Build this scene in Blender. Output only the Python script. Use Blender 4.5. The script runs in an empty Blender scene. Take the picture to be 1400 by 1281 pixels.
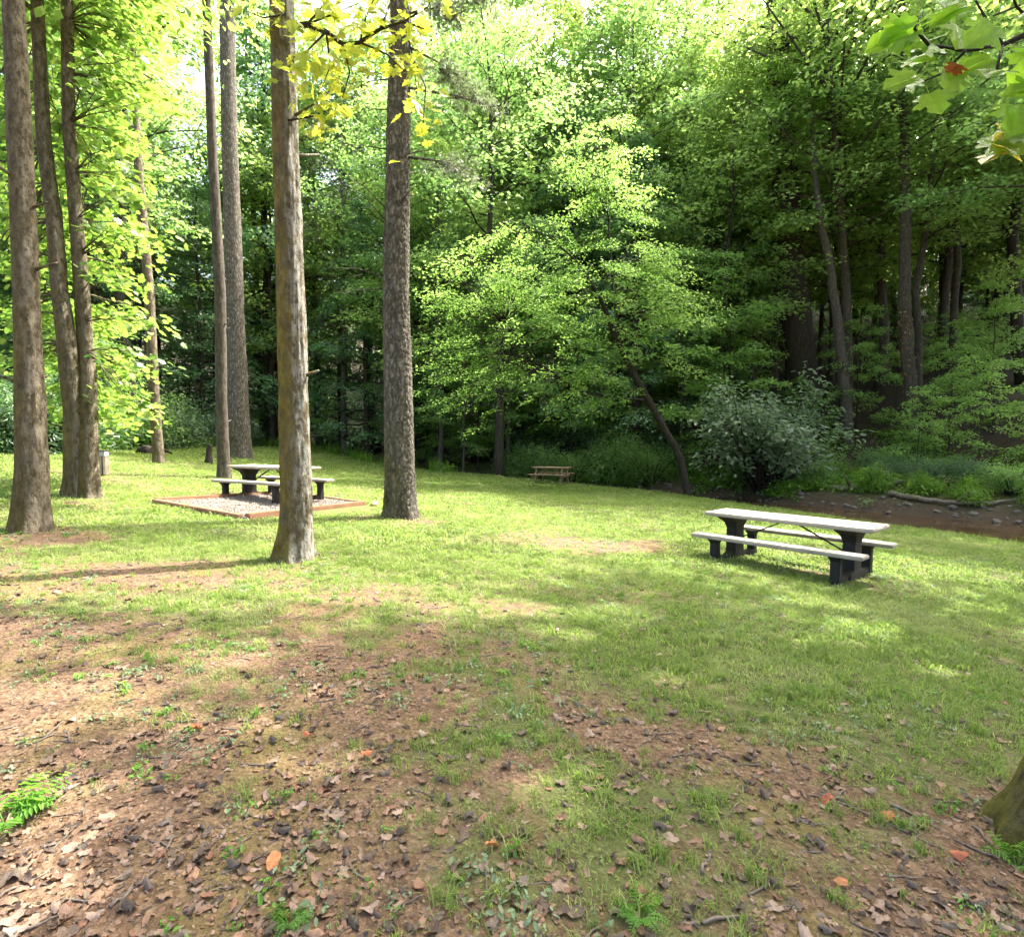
import bpy, bmesh, math, random
import numpy as np
from mathutils import Vector, Matrix
from mathutils.geometry import tessellate_polygon

# ------------------------------------------------------------------ camera, sky, sun, exposure
SC = bpy.context.scene
COL = SC.collection
F_PX, PITCH, CAM_H = 770.0, math.atan(42.5 / 770.0), 1.65
cam_d = bpy.data.cameras.new('camera'); cam = bpy.data.objects.new('camera', cam_d); COL.objects.link(cam)
cam_d.sensor_fit = 'HORIZONTAL'; cam_d.sensor_width = 36.0; cam_d.lens = 36.0 * F_PX / 1400.0
cam_d.clip_start = 0.05; cam_d.clip_end = 2000.0
cam.location = (0, 0, CAM_H); cam.rotation_euler = (math.pi / 2 - PITCH, 0, 0)
SC.camera = cam

SUN_AZ, SUN_EL = math.radians(50), math.radians(57)       # azimuth from +Y towards +X
SUN_DIR = np.array([math.sin(SUN_AZ) * math.cos(SUN_EL), math.cos(SUN_AZ) * math.cos(SUN_EL), math.sin(SUN_EL)])
W = bpy.data.worlds.new('World'); SC.world = W; W.use_nodes = True
wn = W.node_tree; bg = wn.nodes['Background']
sky = wn.nodes.new('ShaderNodeTexSky'); sky.sky_type = 'NISHITA'; sky.sun_disc = False
sky.sun_elevation = SUN_EL; sky.sun_rotation = SUN_AZ
sky.air_density = .75; sky.dust_density = 8.0; sky.ozone_density = 1.0
wn.links.new(sky.outputs[0], bg.inputs[0]); bg.inputs[1].default_value = 0.15
sd = bpy.data.lights.new('sun', 'SUN'); sd.energy = 2.7; sd.angle = math.radians(0.5); sd.color = (1.0, 0.95, 0.85)
so = bpy.data.objects.new('sun', sd); COL.objects.link(so)
so.rotation_euler = Vector(-SUN_DIR).to_track_quat('-Z', 'Y').to_euler()
SC.view_settings.view_transform = 'Standard'; SC.view_settings.look = 'None'
SC.view_settings.exposure = 3.02; SC.view_settings.gamma = 1.0; SC.view_settings.use_curve_mapping = False
SC.cycles.max_bounces = 6; SC.cycles.diffuse_bounces = 4; SC.cycles.glossy_bounces = 2
SC.cycles.transmission_bounces = 4; SC.cycles.transparent_max_bounces = 4
SC.cycles.caustics_reflective = False; SC.cycles.caustics_refractive = False

# ------------------------------------------------------------------ helpers
RNG = np.random.default_rng(7)

def at(u, v, Y):
    """world point on the view line of pixel (u, v) of the 1400-wide photograph at depth Y"""
    a, b = (u - 700) / F_PX, -(v - 640.5) / F_PX
    c, s = math.cos(PITCH), math.sin(PITCH)
    d = np.array([a, c + b * s, -s + b * c])
    return d * (Y / d[1]) + np.array([0, 0, CAM_H])

def ss(a, b, x):
    t = np.clip((np.asarray(x, float) - a) / (b - a), 0, 1); return t * t * (3 - 2 * t)

def hash3(i, j, k, seed):
    h = (i.astype(np.int64) * 374761393 + j.astype(np.int64) * 668265263 + k.astype(np.int64) * 1274126177 + seed * 974711) & 0xffffffff
    h = ((h ^ (h >> 13)) * 1274126177) & 0xffffffff
    h = ((h ^ (h >> 16)) * 2246822519) & 0xffffffff
    return ((h ^ (h >> 15)) & 0xffffff) / float(0xffffff)

def vnoise(p, seed=0):
    p = np.asarray(p, float); f = np.floor(p); i = f.astype(np.int64); t = p - f; t = t * t * (3 - 2 * t)
    r = 0
    for dx in (0, 1):
        for dy in (0, 1):
            for dz in (0, 1):
                w = (t[:, 0] if dx else 1 - t[:, 0]) * (t[:, 1] if dy else 1 - t[:, 1]) * (t[:, 2] if dz else 1 - t[:, 2])
                r = r + w * hash3(i[:, 0] + dx, i[:, 1] + dy, i[:, 2] + dz, seed)
    return r

def fbm(p, seed=0, octs=4):
    r, a, n = 0, 1.0, 0
    p = np.asarray(p, float)
    for o in range(octs):
        r = r + a * vnoise(p * 2 ** o, seed + o * 17); n += a; a *= .5
    return r / n

def n2(x, y, sc, seed=0, octs=3):
    x = np.asarray(x, float); y = np.asarray(y, float)
    sh = np.broadcast(x, y).shape
    p = np.stack([np.broadcast_to(x, sh).ravel() * sc, np.broadcast_to(y, sh).ravel() * sc, np.zeros(int(np.prod(sh)) if sh else 1)], 1)
    return fbm(p, seed, octs).reshape(sh)

def norm(a):
    return a / np.maximum(np.linalg.norm(a, axis=-1, keepdims=True), 1e-9)

# ---- custom properties
def tag(o, label=None, cat=None, group=None, kind=None):
    if label: o['label'] = label
    if cat: o['category'] = cat
    if group: o['group'] = group
    if kind: o['kind'] = kind
    return o

def empty(name, loc=(0, 0, 0), rz=0.0, sc=1.0):
    e = bpy.data.objects.new(name, None); COL.objects.link(e)
    e.location = loc; e.rotation_euler = (0, 0, rz); e.scale = (sc, sc, sc); e.empty_display_size = .2
    return e

def link(name, me, parent=None, loc=None, rot=None, sc=None):
    o = bpy.data.objects.new(name, me); COL.objects.link(o)
    if parent: o.parent = parent
    if loc is not None: o.location = loc
    if rot is not None: o.rotation_euler = rot
    if sc is not None: o.scale = (sc, sc, sc) if np.isscalar(sc) else sc
    return o

def tri_mesh(name, V, T, mat=None, smooth=False):
    me = bpy.data.meshes.new(name)
    V = np.ascontiguousarray(V, dtype=np.float32); T = np.ascontiguousarray(T, dtype=np.int32)
    me.vertices.add(len(V)); me.vertices.foreach_set('co', V.ravel())
    me.loops.add(len(T) * 3); me.loops.foreach_set('vertex_index', T.ravel())
    me.polygons.add(len(T)); me.polygons.foreach_set('loop_start', np.arange(0, len(T) * 3, 3, dtype=np.int32))
    if smooth: me.polygons.foreach_set('use_smooth', np.ones(len(T), dtype=bool))
    me.update(calc_edges=True)
    if mat: me.materials.append(mat)
    return me

def poly_mesh(name, V, Fs, mat=None, smooth=False):
    me = bpy.data.meshes.new(name); me.from_pydata([tuple(map(float, v)) for v in V], [], [tuple(int(i) for i in f) for f in Fs])
    if smooth: me.polygons.foreach_set('use_smooth', np.ones(len(me.polygons), dtype=bool))
    if mat: me.materials.append(mat)
    me.update(); return me

class Tubes:
    def __init__(s): s.V = []; s.T = []; s.n = 0
    def add(s, P, R, k=6):
        P = np.asarray(P, float); R = np.asarray(R, float); n = len(P)
        tg = norm(np.gradient(P, axis=0)); ref = np.array([1.0, .13, .07]) if abs(tg[0, 0]) < .8 else np.array([0, 1.0, .1])
        e1 = norm(np.cross(tg, ref)); e2 = np.cross(tg, e1)
        a = np.arange(k) * 2 * math.pi / k
        ring = P[:, None, :] + R[:, None, None] * (np.cos(a)[None, :, None] * e1[:, None, :] + np.sin(a)[None, :, None] * e2[:, None, :])
        V = ring.reshape(-1, 3)
        i = np.arange(n - 1)[:, None] * k; j = np.arange(k)[None, :]; j2 = (j + 1) % k
        q = np.stack([i + j, i + j2, i + k + j2, i + k + j], -1).reshape(-1, 4)
        T = np.concatenate([q[:, [0, 2, 1]], q[:, [0, 3, 2]]]) + s.n
        # end caps
        V = np.concatenate([V, P[:1], P[-1:]]); c0, c1 = s.n + n * k, s.n + n * k + 1
        jj = np.arange(k); T = np.concatenate([T, np.stack([np.full(k, c0), s.n + jj, s.n + (jj + 1) % k], 1),
                                               np.stack([np.full(k, c1), s.n + (n - 1) * k + (jj + 1) % k, s.n + (n - 1) * k + jj], 1)])
        s.V.append(V); s.T.append(T); s.n += len(V)
    def mesh(s, name, mat): return tri_mesh(name, np.concatenate(s.V), np.concatenate(s.T), mat, True)

# ---- leaf templates (a along the leaf, b across, c along its normal), triangles only
def _maple(curl=.12):
    o = [(0, .02), (-.06, .30), (.10, .26), (.16, .44), (.30, .30), (.50, .56), (.54, .24), (.72, .30), (1.0, 0)]
    pts = o + [(a, -b) for a, b in o[-2::-1]]
    V = [(.33, 0, 0)] + [(a, b, -curl * (a - .33) ** 2 * 1.2 + .35 * curl * abs(b) - curl * b * b) for a, b in pts]
    n = len(pts); return np.array(V), np.array([(0, 1 + i, 1 + (i + 1) % n) for i in range(n)])
def _pine():
    V, T = [], []
    r = np.random.default_rng(3)
    for k in range(9):
        a = k * 2.4; sp = .25 + .45 * r.random(); d = np.array([math.cos(sp), math.sin(sp) * math.cos(a), math.sin(sp) * math.sin(a)])
        w = np.cross(d, [0.2, .5, .8]); w = w / np.linalg.norm(w) * .035
        i = len(V); V += [w, -w, d]; T.append((i, i + 1, i + 2))
    return np.array(V), np.array(T)
TPL = {
    'diamond': (np.array([(0, 0, 0), (.5, .34, .07), (1, 0, -.08), (.5, -.34, .07)]), np.array([(0, 2, 1), (0, 3, 2)])),
    'oval': (np.array([(0, 0, 0), (.28, .24, .05), (.68, .22, .04), (1, 0, -.12), (.68, -.22, .04), (.28, -.24, .05)]),
             np.array([(0, 2, 1), (0, 3, 2), (0, 4, 3), (0, 5, 4)])),
    'long': (np.array([(0, 0, 0), (.35, .13, .04), (.75, .11, .02), (1, 0, -.14), (.75, -.11, .02), (.35, -.13, .04)]),
             np.array([(0, 2, 1), (0, 3, 2), (0, 4, 3), (0, 5, 4)])),
    'maple': _maple(), 'pine': _pine(),
}
def leaf_geo(P, N, D, size, tpl):
    N = norm(N); D = norm(D - (D * N).sum(1, keepdims=True) * N); S = np.cross(N, D)
    V0, T0 = TPL[tpl]
    sz = size[:, None, None]
    V = P[:, None, :] + sz * (V0[None, :, 0:1] * D[:, None, :] + V0[None, :, 1:2] * S[:, None, :] + V0[None, :, 2:3] * N[:, None, :])
    T = T0[None] + (np.arange(len(P)) * len(V0))[:, None, None]
    return V.reshape(-1, 3), T.reshape(-1, 3)

def cluster_leaves(rng, C, O, R, n, size, flat=.22, droop=.25, nrm_noise=.45):
    """leaf positions/normals/directions for flattened sprays at C pointing outward along O"""
    C = np.repeat(C, n, axis=0); O = np.repeat(O, n, axis=0); R = np.repeat(R, n)
    m = len(C); up = np.array([0, 0, 1.0])
    nn = norm(up + droop * O * rng.uniform(.2, 1.6, (m, 1)))
    e1 = norm(O - (O * nn).sum(1, keepdims=True) * nn + 1e-4); e2 = np.cross(nn, e1)
    rr = R * np.sqrt(rng.random(m)); th = rng.uniform(0, 2 * math.pi, m)
    P = C + (rr * np.cos(th))[:, None] * e1 * 1.25 + (rr * np.sin(th))[:, None] * e2 * .85 + (rng.normal(0, 1, m) * flat * R)[:, None] * nn
    P = P - up * (rr ** 2 / np.maximum(R, .1) * .25)[:, None]
    N = norm(nn + rng.normal(0, nrm_noise, (m, 3)))
    D = norm(e1 * np.cos(th * .6)[:, None] + e2 * np.sin(th)[:, None] * .9 - up * .35 + rng.normal(0, .3, (m, 3)))
    return P, N, D, size * rng.uniform(.65, 1.25, m)

# ------------------------------------------------------------------ materials
def new_mat(name):
    m = bpy.data.materials.new(name); m.use_nodes = True
    nt = m.node_tree; nt.nodes.clear()
    out = nt.nodes.new('ShaderNodeOutputMaterial')
    return m, nt, out
def nd(nt, t, **kw):
    n = nt.nodes.new(t)
    for k, v in kw.items():
        if k.startswith('i_'): n.inputs[k[2:].replace('_', ' ')].default_value = v
        else: setattr(n, k, v)
    return n
def ramp(nt, fac, stops, interp='LINEAR'):
    r = nt.nodes.new('ShaderNodeValToRGB'); r.color_ramp.interpolation = interp
    while len(r.color_ramp.elements) > 1: r.color_ramp.elements.remove(r.color_ramp.elements[-1])
    r.color_ramp.elements[0].position = stops[0][0]; r.color_ramp.elements[0].color = (*stops[0][1], 1)
    for p, c in stops[1:]:
        e = r.color_ramp.elements.new(p); e.color = (*c, 1)
    nt.links.new(fac, r.inputs[0]); return r.outputs[0]
def mixc(nt, fac, a, b, blend='MIX'):
    m = nt.nodes.new('ShaderNodeMix'); m.data_type = 'RGBA'; m.blend_type = blend
    for s, val in ((m.inputs[0], fac), (m.inputs[6], a), (m.inputs[7], b)):
        if isinstance(val, (int, float)): s.default_value = val
        elif isinstance(val, tuple): s.default_value = (*val, 1)
        else: nt.links.new(val, s)
    return m.outputs[2]
def math_n(nt, op, a, b=None, clamp=False):
    m = nt.nodes.new('ShaderNodeMath'); m.operation = op; m.use_clamp = clamp
    for s, val in ((m.inputs[0], a), (m.inputs[1], b)):
        if val is None: continue
        if isinstance(val, (int, float)): s.default_value = val
        else: nt.links.new(val, s)
    return m.outputs[0]
def noise(nt, vec, scale, detail=4, rough=.55, dist=0.0):
    n = nt.nodes.new('ShaderNodeTexNoise'); n.inputs['Scale'].default_value = scale; n.inputs['Detail'].default_value = detail
    n.inputs['Roughness'].default_value = rough; n.inputs['Distortion'].default_value = dist
    if vec is not None: nt.links.new(vec, n.inputs['Vector'])
    return n.outputs[0]
def mapping(nt, vec, sc):
    m = nt.nodes.new('ShaderNodeMapping'); m.inputs['Scale'].default_value = sc; nt.links.new(vec, m.inputs['Vector']); return m.outputs[0]
def bump(nt, h, strength=.5, dist=.02):
    b = nt.nodes.new('ShaderNodeBump'); b.inputs['Strength'].default_value = strength; b.inputs['Distance'].default_value = dist
    nt.links.new(h, b.inputs['Height']); return b.outputs[0]

def leaf_mat(name, cols, trans, tfac=.45, rough=.45, spec=.35, vary=.35, straw=None):
    m, nt, out = new_mat(name)
    g = nd(nt, 'ShaderNodeNewGeometry'); oi = nd(nt, 'ShaderNodeObjectInfo')
    c = ramp(nt, g.outputs['Random Per Island'], [(i / max(1, len(cols) - 1), col) for i, col in enumerate(cols)])
    pos = g.outputs['Position']
    if straw:
        sn = noise(nt, pos, .75, 5, .65); fs = ramp(nt, sn, [(.5, (0, 0, 0)), (.7, (.6, .6, .6))]); c = mixc(nt, fs, c, straw)
    big = noise(nt, pos, .55, 2)
    v = math_n(nt, 'ADD', math_n(nt, 'MULTIPLY', oi.outputs['Random'], vary), math_n(nt, 'MULTIPLY', big, vary))
    v = math_n(nt, 'ADD', v, 1 - vary)
    hs = nd(nt, 'ShaderNodeHueSaturation'); nt.links.new(c, hs.inputs['Color']); nt.links.new(v, hs.inputs['Value'])
    hs.inputs['Hue'].default_value = .5
    p = nd(nt, 'ShaderNodeBsdfPrincipled'); nt.links.new(hs.outputs[0], p.inputs['Base Color'])
    p.inputs['Roughness'].default_value = rough; p.inputs['Specular IOR Level'].default_value = spec
    t = nd(nt, 'ShaderNodeBsdfTranslucent')
    tc = mixc(nt, .5, hs.outputs[0], trans); tc2 = mixc(nt, 1.0, tc, (2.3, 2.3, 2.3), 'MULTIPLY'); nt.links.new(tc2, t.inputs['Color'])
    mx = nd(nt, 'ShaderNodeMixShader'); mx.inputs[0].default_value = tfac
    nt.links.new(p.outputs[0], mx.inputs[1]); nt.links.new(t.outputs[0], mx.inputs[2]); nt.links.new(mx.outputs[0], out.inputs[0])
    return m

M = {}
M['maple'] = leaf_mat('maple_leaf', [(.045, .12, .014), (.085, .175, .022), (.13, .22, .032), (.25, .28, .06)], (.17, .28, .04), .42, vary=.6)
M['spring'] = leaf_mat('understory_leaf', [(.07, .14, .03), (.11, .195, .042), (.155, .24, .055)], (.25, .39, .08), .5)
M['hill'] = leaf_mat('forest_leaf', [(.055, .115, .035), (.095, .17, .05), (.15, .23, .065)], (.23, .36, .09), .5)
M['hill2'] = leaf_mat('forest_leaf_yellowish', [(.08, .145, .032), (.13, .205, .045), (.20, .25, .07)], (.29, .39, .09), .5)
M['bluegreen'] = leaf_mat('forest_leaf_bluish', [(.05, .11, .045), (.08, .16, .065), (.125, .2, .095)], (.16, .30, .09), .4, .35, .5)
M['rhodo'] = leaf_mat('glossy_shrub_leaf', [(.032, .075, .026), (.055, .11, .038), (.10, .155, .075)], (.10, .2, .05), .3, .3, .6)
M['olive'] = leaf_mat('silvery_shrub_leaf', [(.07, .115, .055), (.12, .17, .09), (.2, .25, .16)], (.16, .25, .10), .35, .35, .5)
M['yellow'] = leaf_mat('yellowing_leaf', [(.10, .19, .015), (.16, .23, .02), (.30, .30, .03), (.42, .36, .05)], (.45, .45, .05), .45)
M['needle'] = leaf_mat('pine_needle', [(.05, .08, .04), (.09, .12, .07), (.15, .16, .10)], (.14, .18, .08), .3)
M['weed'] = leaf_mat('bank_weed', [(.05, .12, .012), (.08, .17, .015), (.12, .19, .02)], (.18, .32, .03), .4)
M['grass'] = leaf_mat('lawn_grass', [(.045, .115, .013), (.075, .15, .018), (.11, .165, .028), (.20, .21, .075)], (.17, .27, .04), .35, .55, .25, .45, straw=(.33, .30, .15))
M['clover'] = leaf_mat('clover_leaf', [(.08, .14, .06), (.12, .18, .085), (.17, .22, .12)], (.14, .22, .08), .25, .5)
M['shade_plant'] = leaf_mat('low_plant_leaf', [(.04, .12, .01), (.07, .17, .014), (.10, .2, .02)], (.16, .34, .03), .4)

def veined(mat):
    nt = mat.node_tree; tc = nd(nt, 'ShaderNodeTexCoord'); sp = nd(nt, 'ShaderNodeSeparateXYZ'); nt.links.new(tc.outputs['Object'], sp.inputs[0])
    ang = math_n(nt, 'ARCTAN2', sp.outputs[1], math_n(nt, 'ADD', sp.outputs[0], .04)); v = math_n(nt, 'ABSOLUTE', math_n(nt, 'SINE', math_n(nt, 'MULTIPLY', ang, 5.2)))
    rad = math_n(nt, 'SQRT', math_n(nt, 'ADD', math_n(nt, 'MULTIPLY', sp.outputs[0], sp.outputs[0]), math_n(nt, 'MULTIPLY', sp.outputs[1], sp.outputs[1])))
    w = math_n(nt, 'MULTIPLY', v, rad); line = ramp(nt, w, [(.006, (1, 1, 1)), (.03, (0, 0, 0))])
    blotch = ramp(nt, noise(nt, tc.outputs['Object'], 5, 5, .65), [(.35, (.62, .62, .62)), (.6, (1, 1, 1))])
    hs = [n for n in nt.nodes if n.type == 'HUE_SAT'][0]
    for l in [l for l in nt.links if l.from_node == hs]:
        to = l.to_socket; c = mixc(nt, 1.0, hs.outputs[0], blotch, 'MULTIPLY'); c = mixc(nt, math_n(nt, 'MULTIPLY', line, .7), c, (.30, .36, .12)); nt.links.new(c, to)
    p = [n for n in nt.nodes if n.type == 'BSDF_PRINCIPLED'][0]; nt.links.new(bump(nt, math_n(nt, 'ADD', line, math_n(nt, 'MULTIPLY', blotch, .6)), .7, .03), p.inputs['Normal'])
    return mat
M['maple_big'] = veined(leaf_mat('large_maple_leaf', [(.06, .14, .012), (.10, .20, .016), (.14, .23, .02)], (.30, .48, .03), .6, .45, .3, .6))
M['yellow_big'] = veined(leaf_mat('large_yellow_leaf', [(.14, .22, .015), (.36, .32, .03), (.5, .38, .04)], (.5, .42, .04), .4, .42, .35, .5))
def dead_leaf_mat(name, cols):
    m, nt, out = new_mat(name)
    oi = nd(nt, 'ShaderNodeObjectInfo'); g = nd(nt, 'ShaderNodeNewGeometry'); tc = nd(nt, 'ShaderNodeTexCoord')
    c = ramp(nt, oi.outputs['Random'], [(i / (len(cols) - 1), col) for i, col in enumerate(cols)])
    n = noise(nt, tc.outputs['Object'], 9, 4); c2 = mixc(nt, n, c, (.5, .45, .4), 'MULTIPLY')
    c3 = mixc(nt, .55, c, c2)
    p = nd(nt, 'ShaderNodeBsdfPrincipled'); nt.links.new(c3, p.inputs['Base Color']); p.inputs['Roughness'].default_value = .6
    nt.links.new(bump(nt, n, .4, .01), p.inputs['Normal'])
    t = nd(nt, 'ShaderNodeBsdfTranslucent'); nt.links.new(c3, t.inputs['Color'])
    mx = nd(nt, 'ShaderNodeMixShader'); mx.inputs[0].default_value = .12
    nt.links.new(p.outputs[0], mx.inputs[1]); nt.links.new(t.outputs[0], mx.inputs[2]); nt.links.new(mx.outputs[0], out.inputs[0]); return m
M['dead'] = dead_leaf_mat('dead_leaf', [(.05, .03, .018), (.10, .056, .032), (.17, .09, .05), (.24, .14, .085), (.13, .09, .06), (.075, .045, .027), (.30, .17, .10), (.19, .08, .04), (.16, .13, .10)])
M['orange'] = dead_leaf_mat('orange_dead_leaf', [(.42, .13, .04), (.36, .09, .04), (.48, .2, .06)])
M['dark_dead'] = dead_leaf_mat('dark_dead_leaf', [(.042, .028, .018), (.062, .043, .029), (.088, .065, .048)])
M['tan_dead'] = dead_leaf_mat('tan_dead_leaf', [(.27, .18, .125), (.22, .14, .095), (.31, .22, .165)])

def bark_mat(name, c_dark, c_mid, c_light, vscale=(9, 9, 1.6), plate=False, moss=None, lichen=None, moss_h=3.0, bstr=.8, bdist=.02):
    m, nt, out = new_mat(name)
    tc = nd(nt, 'ShaderNodeTexCoord'); ob = tc.outputs['Object']; g = nd(nt, 'ShaderNodeNewGeometry')
    st = mapping(nt, ob, vscale)
    n1 = noise(nt, st, 1.6, 6, .65, .6)
    n2_ = noise(nt, ob, 30, 4, .6)
    if plate:
        vo = nd(nt, 'ShaderNodeTexVoronoi', feature='DISTANCE_TO_EDGE'); vo.inputs['Scale'].default_value = 1.0
        wob = nd(nt, 'ShaderNodeMix', data_type='VECTOR'); wob.inputs[0].default_value = .25
        nt.links.new(mapping(nt, ob, (17, 17, 5.0)), wob.inputs[4])
        nn = nt.nodes.new('ShaderNodeTexNoise'); nn.inputs['Scale'].default_value = 7; nt.links.new(ob, nn.inputs['Vector']); 
        sc_ = nd(nt, 'ShaderNodeVectorMath', operation='SCALE'); sc_.inputs['Scale'].default_value = 6.0; nt.links.new(nn.outputs['Color'], sc_.inputs[0])
        nt.links.new(sc_.outputs[0], wob.inputs[5]); nt.links.new(wob.outputs[1], vo.inputs['Vector'])
        edge = math_n(nt, 'MULTIPLY', vo.outputs['Distance'], 2.4, True)
        h = math_n(nt, 'ADD', math_n(nt, 'MULTIPLY', edge, .42), math_n(nt, 'MULTIPLY', noise(nt, mapping(nt, ob, (16, 16, 5)), 1.8, 7, .75), .72))
    else:
        h = n1
    col = ramp(nt, h, [(.25, c_dark), (.5, c_mid), (.78, c_light)])
    nm = noise(nt, mapping(nt, ob, (1, 1, .6)), 13, 9, .8); col = mixc(nt, ramp(nt, nm, [(.42, (.85, .85, .85)), (.56, (0, 0, 0))]), col, c_dark)
    col = mixc(nt, math_n(nt, 'MULTIPLY', n2_, .5), col, c_dark)
    sep = nd(nt, 'ShaderNodeSeparateXYZ'); nt.links.new(g.outputs['Normal'], sep.inputs[0])
    sepo = nd(nt, 'ShaderNodeSeparateXYZ'); nt.links.new(ob, sepo.inputs[0])
    if moss:
        side = math_n(nt, 'MULTIPLY', math_n(nt, 'ADD', math_n(nt, 'MULTIPLY', sep.outputs[0], -.9), .62), 1.0, True)
        hgt = math_n(nt, 'SUBTRACT', 1.25, math_n(nt, 'DIVIDE', sepo.outputs[2], moss_h), True)
        nz = noise(nt, mapping(nt, ob, (1, 1, .45)), 4.5, 8, .72)
        f = math_n(nt, 'MULTIPLY', math_n(nt, 'MULTIPLY', side, hgt), ramp(nt, nz, [(.34, (0, 0, 0)), (.52, (1, 1, 1))]), True)
        mc = mixc(nt, ramp(nt, noise(nt, mapping(nt, ob, (1, 1, .5)), 7.5, 8, .7), [(.38, (0, 0, 0)), (.62, (1, 1, 1))]), moss, tuple(x * .3 for x in moss))
        col = mixc(nt, f, col, mc)
    if lichen:
        nz = noise(nt, mapping(nt, ob, (1, 1, .55)), 9.0, 8, .75); side = math_n(nt, 'MULTIPLY', math_n(nt, 'SUBTRACT', sep.outputs[0], .15), 1.7, True)
        f = math_n(nt, 'MULTIPLY', side, ramp(nt, nz, [(.46, (0, 0, 0)), (.56, (1, 1, 1))]), True)
        col = mixc(nt, math_n(nt, 'MULTIPLY', f, .55), col, lichen)
    p = nd(nt, 'ShaderNodeBsdfPrincipled'); nt.links.new(col, p.inputs['Base Color']); p.inputs['Roughness'].default_value = .9
    p.inputs['Specular IOR Level'].default_value = .2
    hh = math_n(nt, 'ADD', math_n(nt, 'ADD', h, math_n(nt, 'MULTIPLY', nm, .6)), math_n(nt, 'MULTIPLY', n2_, .3))
    nt.links.new(bump(nt, hh, bstr, bdist), p.inputs['Normal']); nt.links.new(p.outputs[0], out.inputs[0]); return m
M['bark_poplar'] = bark_mat('poplar_bark', (.045, .037, .021), (.17, .14, .08), (.33, .295, .215), (9, 9, 2.6), False, (.21, .155, .020), (.44, .43, .39), 9.0, 1.0, .05)
M['bark_maple'] = bark_mat('maple_bark', (.04, .032, .018), (.145, .115, .065), (.29, .245, .17), (10, 10, 2.4), False, (.17, .13, .022), (.28, .24, .19), 5.0, 1.0, .05)
M['bark_pine'] = bark_mat('pine_bark', (.04, .034, .026), (.16, .14, .11), (.32, .29, .245), (8, 8, 2.5), True, (.12, .10, .03), None, 2.0, 1.0, .03)
M['bark_grey'] = bark_mat('grey_bark', (.035, .028, .022), (.10, .085, .068), (.2, .175, .145), (10, 10, 1.5), False, None, None, 1, .8, .02)
M['bark_dark'] = bark_mat('dark_bark', (.02, .016, .012), (.05, .04, .03), (.11, .09, .07), (10, 10, 1.8), False, None, None, 1, .8, .02)
M['bark_mossy'] = bark_mat('mossy_bark', (.022, .017, .011), (.08, .064, .04), (.19, .16, .11), (26, 26, 7), False, (.13, .12, .022), (.26, .25, .2), 1.1, 1.0, .03)
M['bark_vine'] = bark_mat('ivy_covered_bark', (.06, .035, .02), (.17, .10, .06), (.36, .22, .14), (14, 14, 5), False, None, None, 1, 1.0, .03)
M['deadwood'] = bark_mat('dead_wood', (.11, .085, .065), (.19, .155, .125), (.30, .26, .22), (12, 12, 12), False, None, None, 1, .7, .01)

def plain(name, col, rough=.7, nsc=20, var=.35, bstr=.2, bdist=.004, stretch=(1, 1, 1), spec=.4, dirt=None):
    m, nt, out = new_mat(name)
    tc = nd(nt, 'ShaderNodeTexCoord'); v = mapping(nt, tc.outputs['Object'], stretch)
    n = noise(nt, v, nsc, 6, .6); c = mixc(nt, n, tuple(x * (1 - var) for x in col), tuple(min(1, x * (1 + var)) for x in col))
    if dirt:
        n3 = noise(nt, tc.outputs['Object'], 2.3, 6, .7); c = mixc(nt, ramp(nt, n3, [(.45, (0, 0, 0)), (.75, (.75, .75, .75))]), c, dirt)
    p = nd(nt, 'ShaderNodeBsdfPrincipled'); nt.links.new(c, p.inputs['Base Color']); p.inputs['Roughness'].default_value = rough
    p.inputs['Specular IOR Level'].default_value = spec
    nt.links.new(bump(nt, n, bstr, bdist), p.inputs['Normal']); nt.links.new(p.outputs[0], out.inputs[0]); return m
M['slab'] = plain('weathered_pale_slab', (.31, .275, .23), .8, 14, .22, .4, .004, (2, 14, 14), .25, (.15, .13, .095))
M['iron'] = plain('dark_weathered_leg', (.018, .017, .015), .7, 25, .5, .4, .004, (1, 1, 1), .25, (.035, .027, .018))
M['timber'] = plain('landscape_timber', (.22, .115, .065), .9, 10, .5, .7, .01, (2, 18, 18), .2, (.12, .08, .055))
M['oldwood'] = plain('old_picnic_wood', (.26, .18, .11), .85, 10, .4, .5, .006, (2, 16, 16), .25, (.13, .10, .07))
M['palewood'] = plain('pale_bin_wood', (.32, .28, .22), .8, 10, .3, .4, .004, (10, 10, 1), .3, (.2, .16, .1))
M['darkbin'] = plain('dark_bin_liner', (.02, .02, .022), .4, 15, .4)
M['binmetal'] = plain('bin_rim_metal', (.35, .36, .38), .45, 15, .3)
M['stone'] = plain('creek_stone', (.10, .088, .075), .8, 12, .4, .5, .02)

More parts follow.
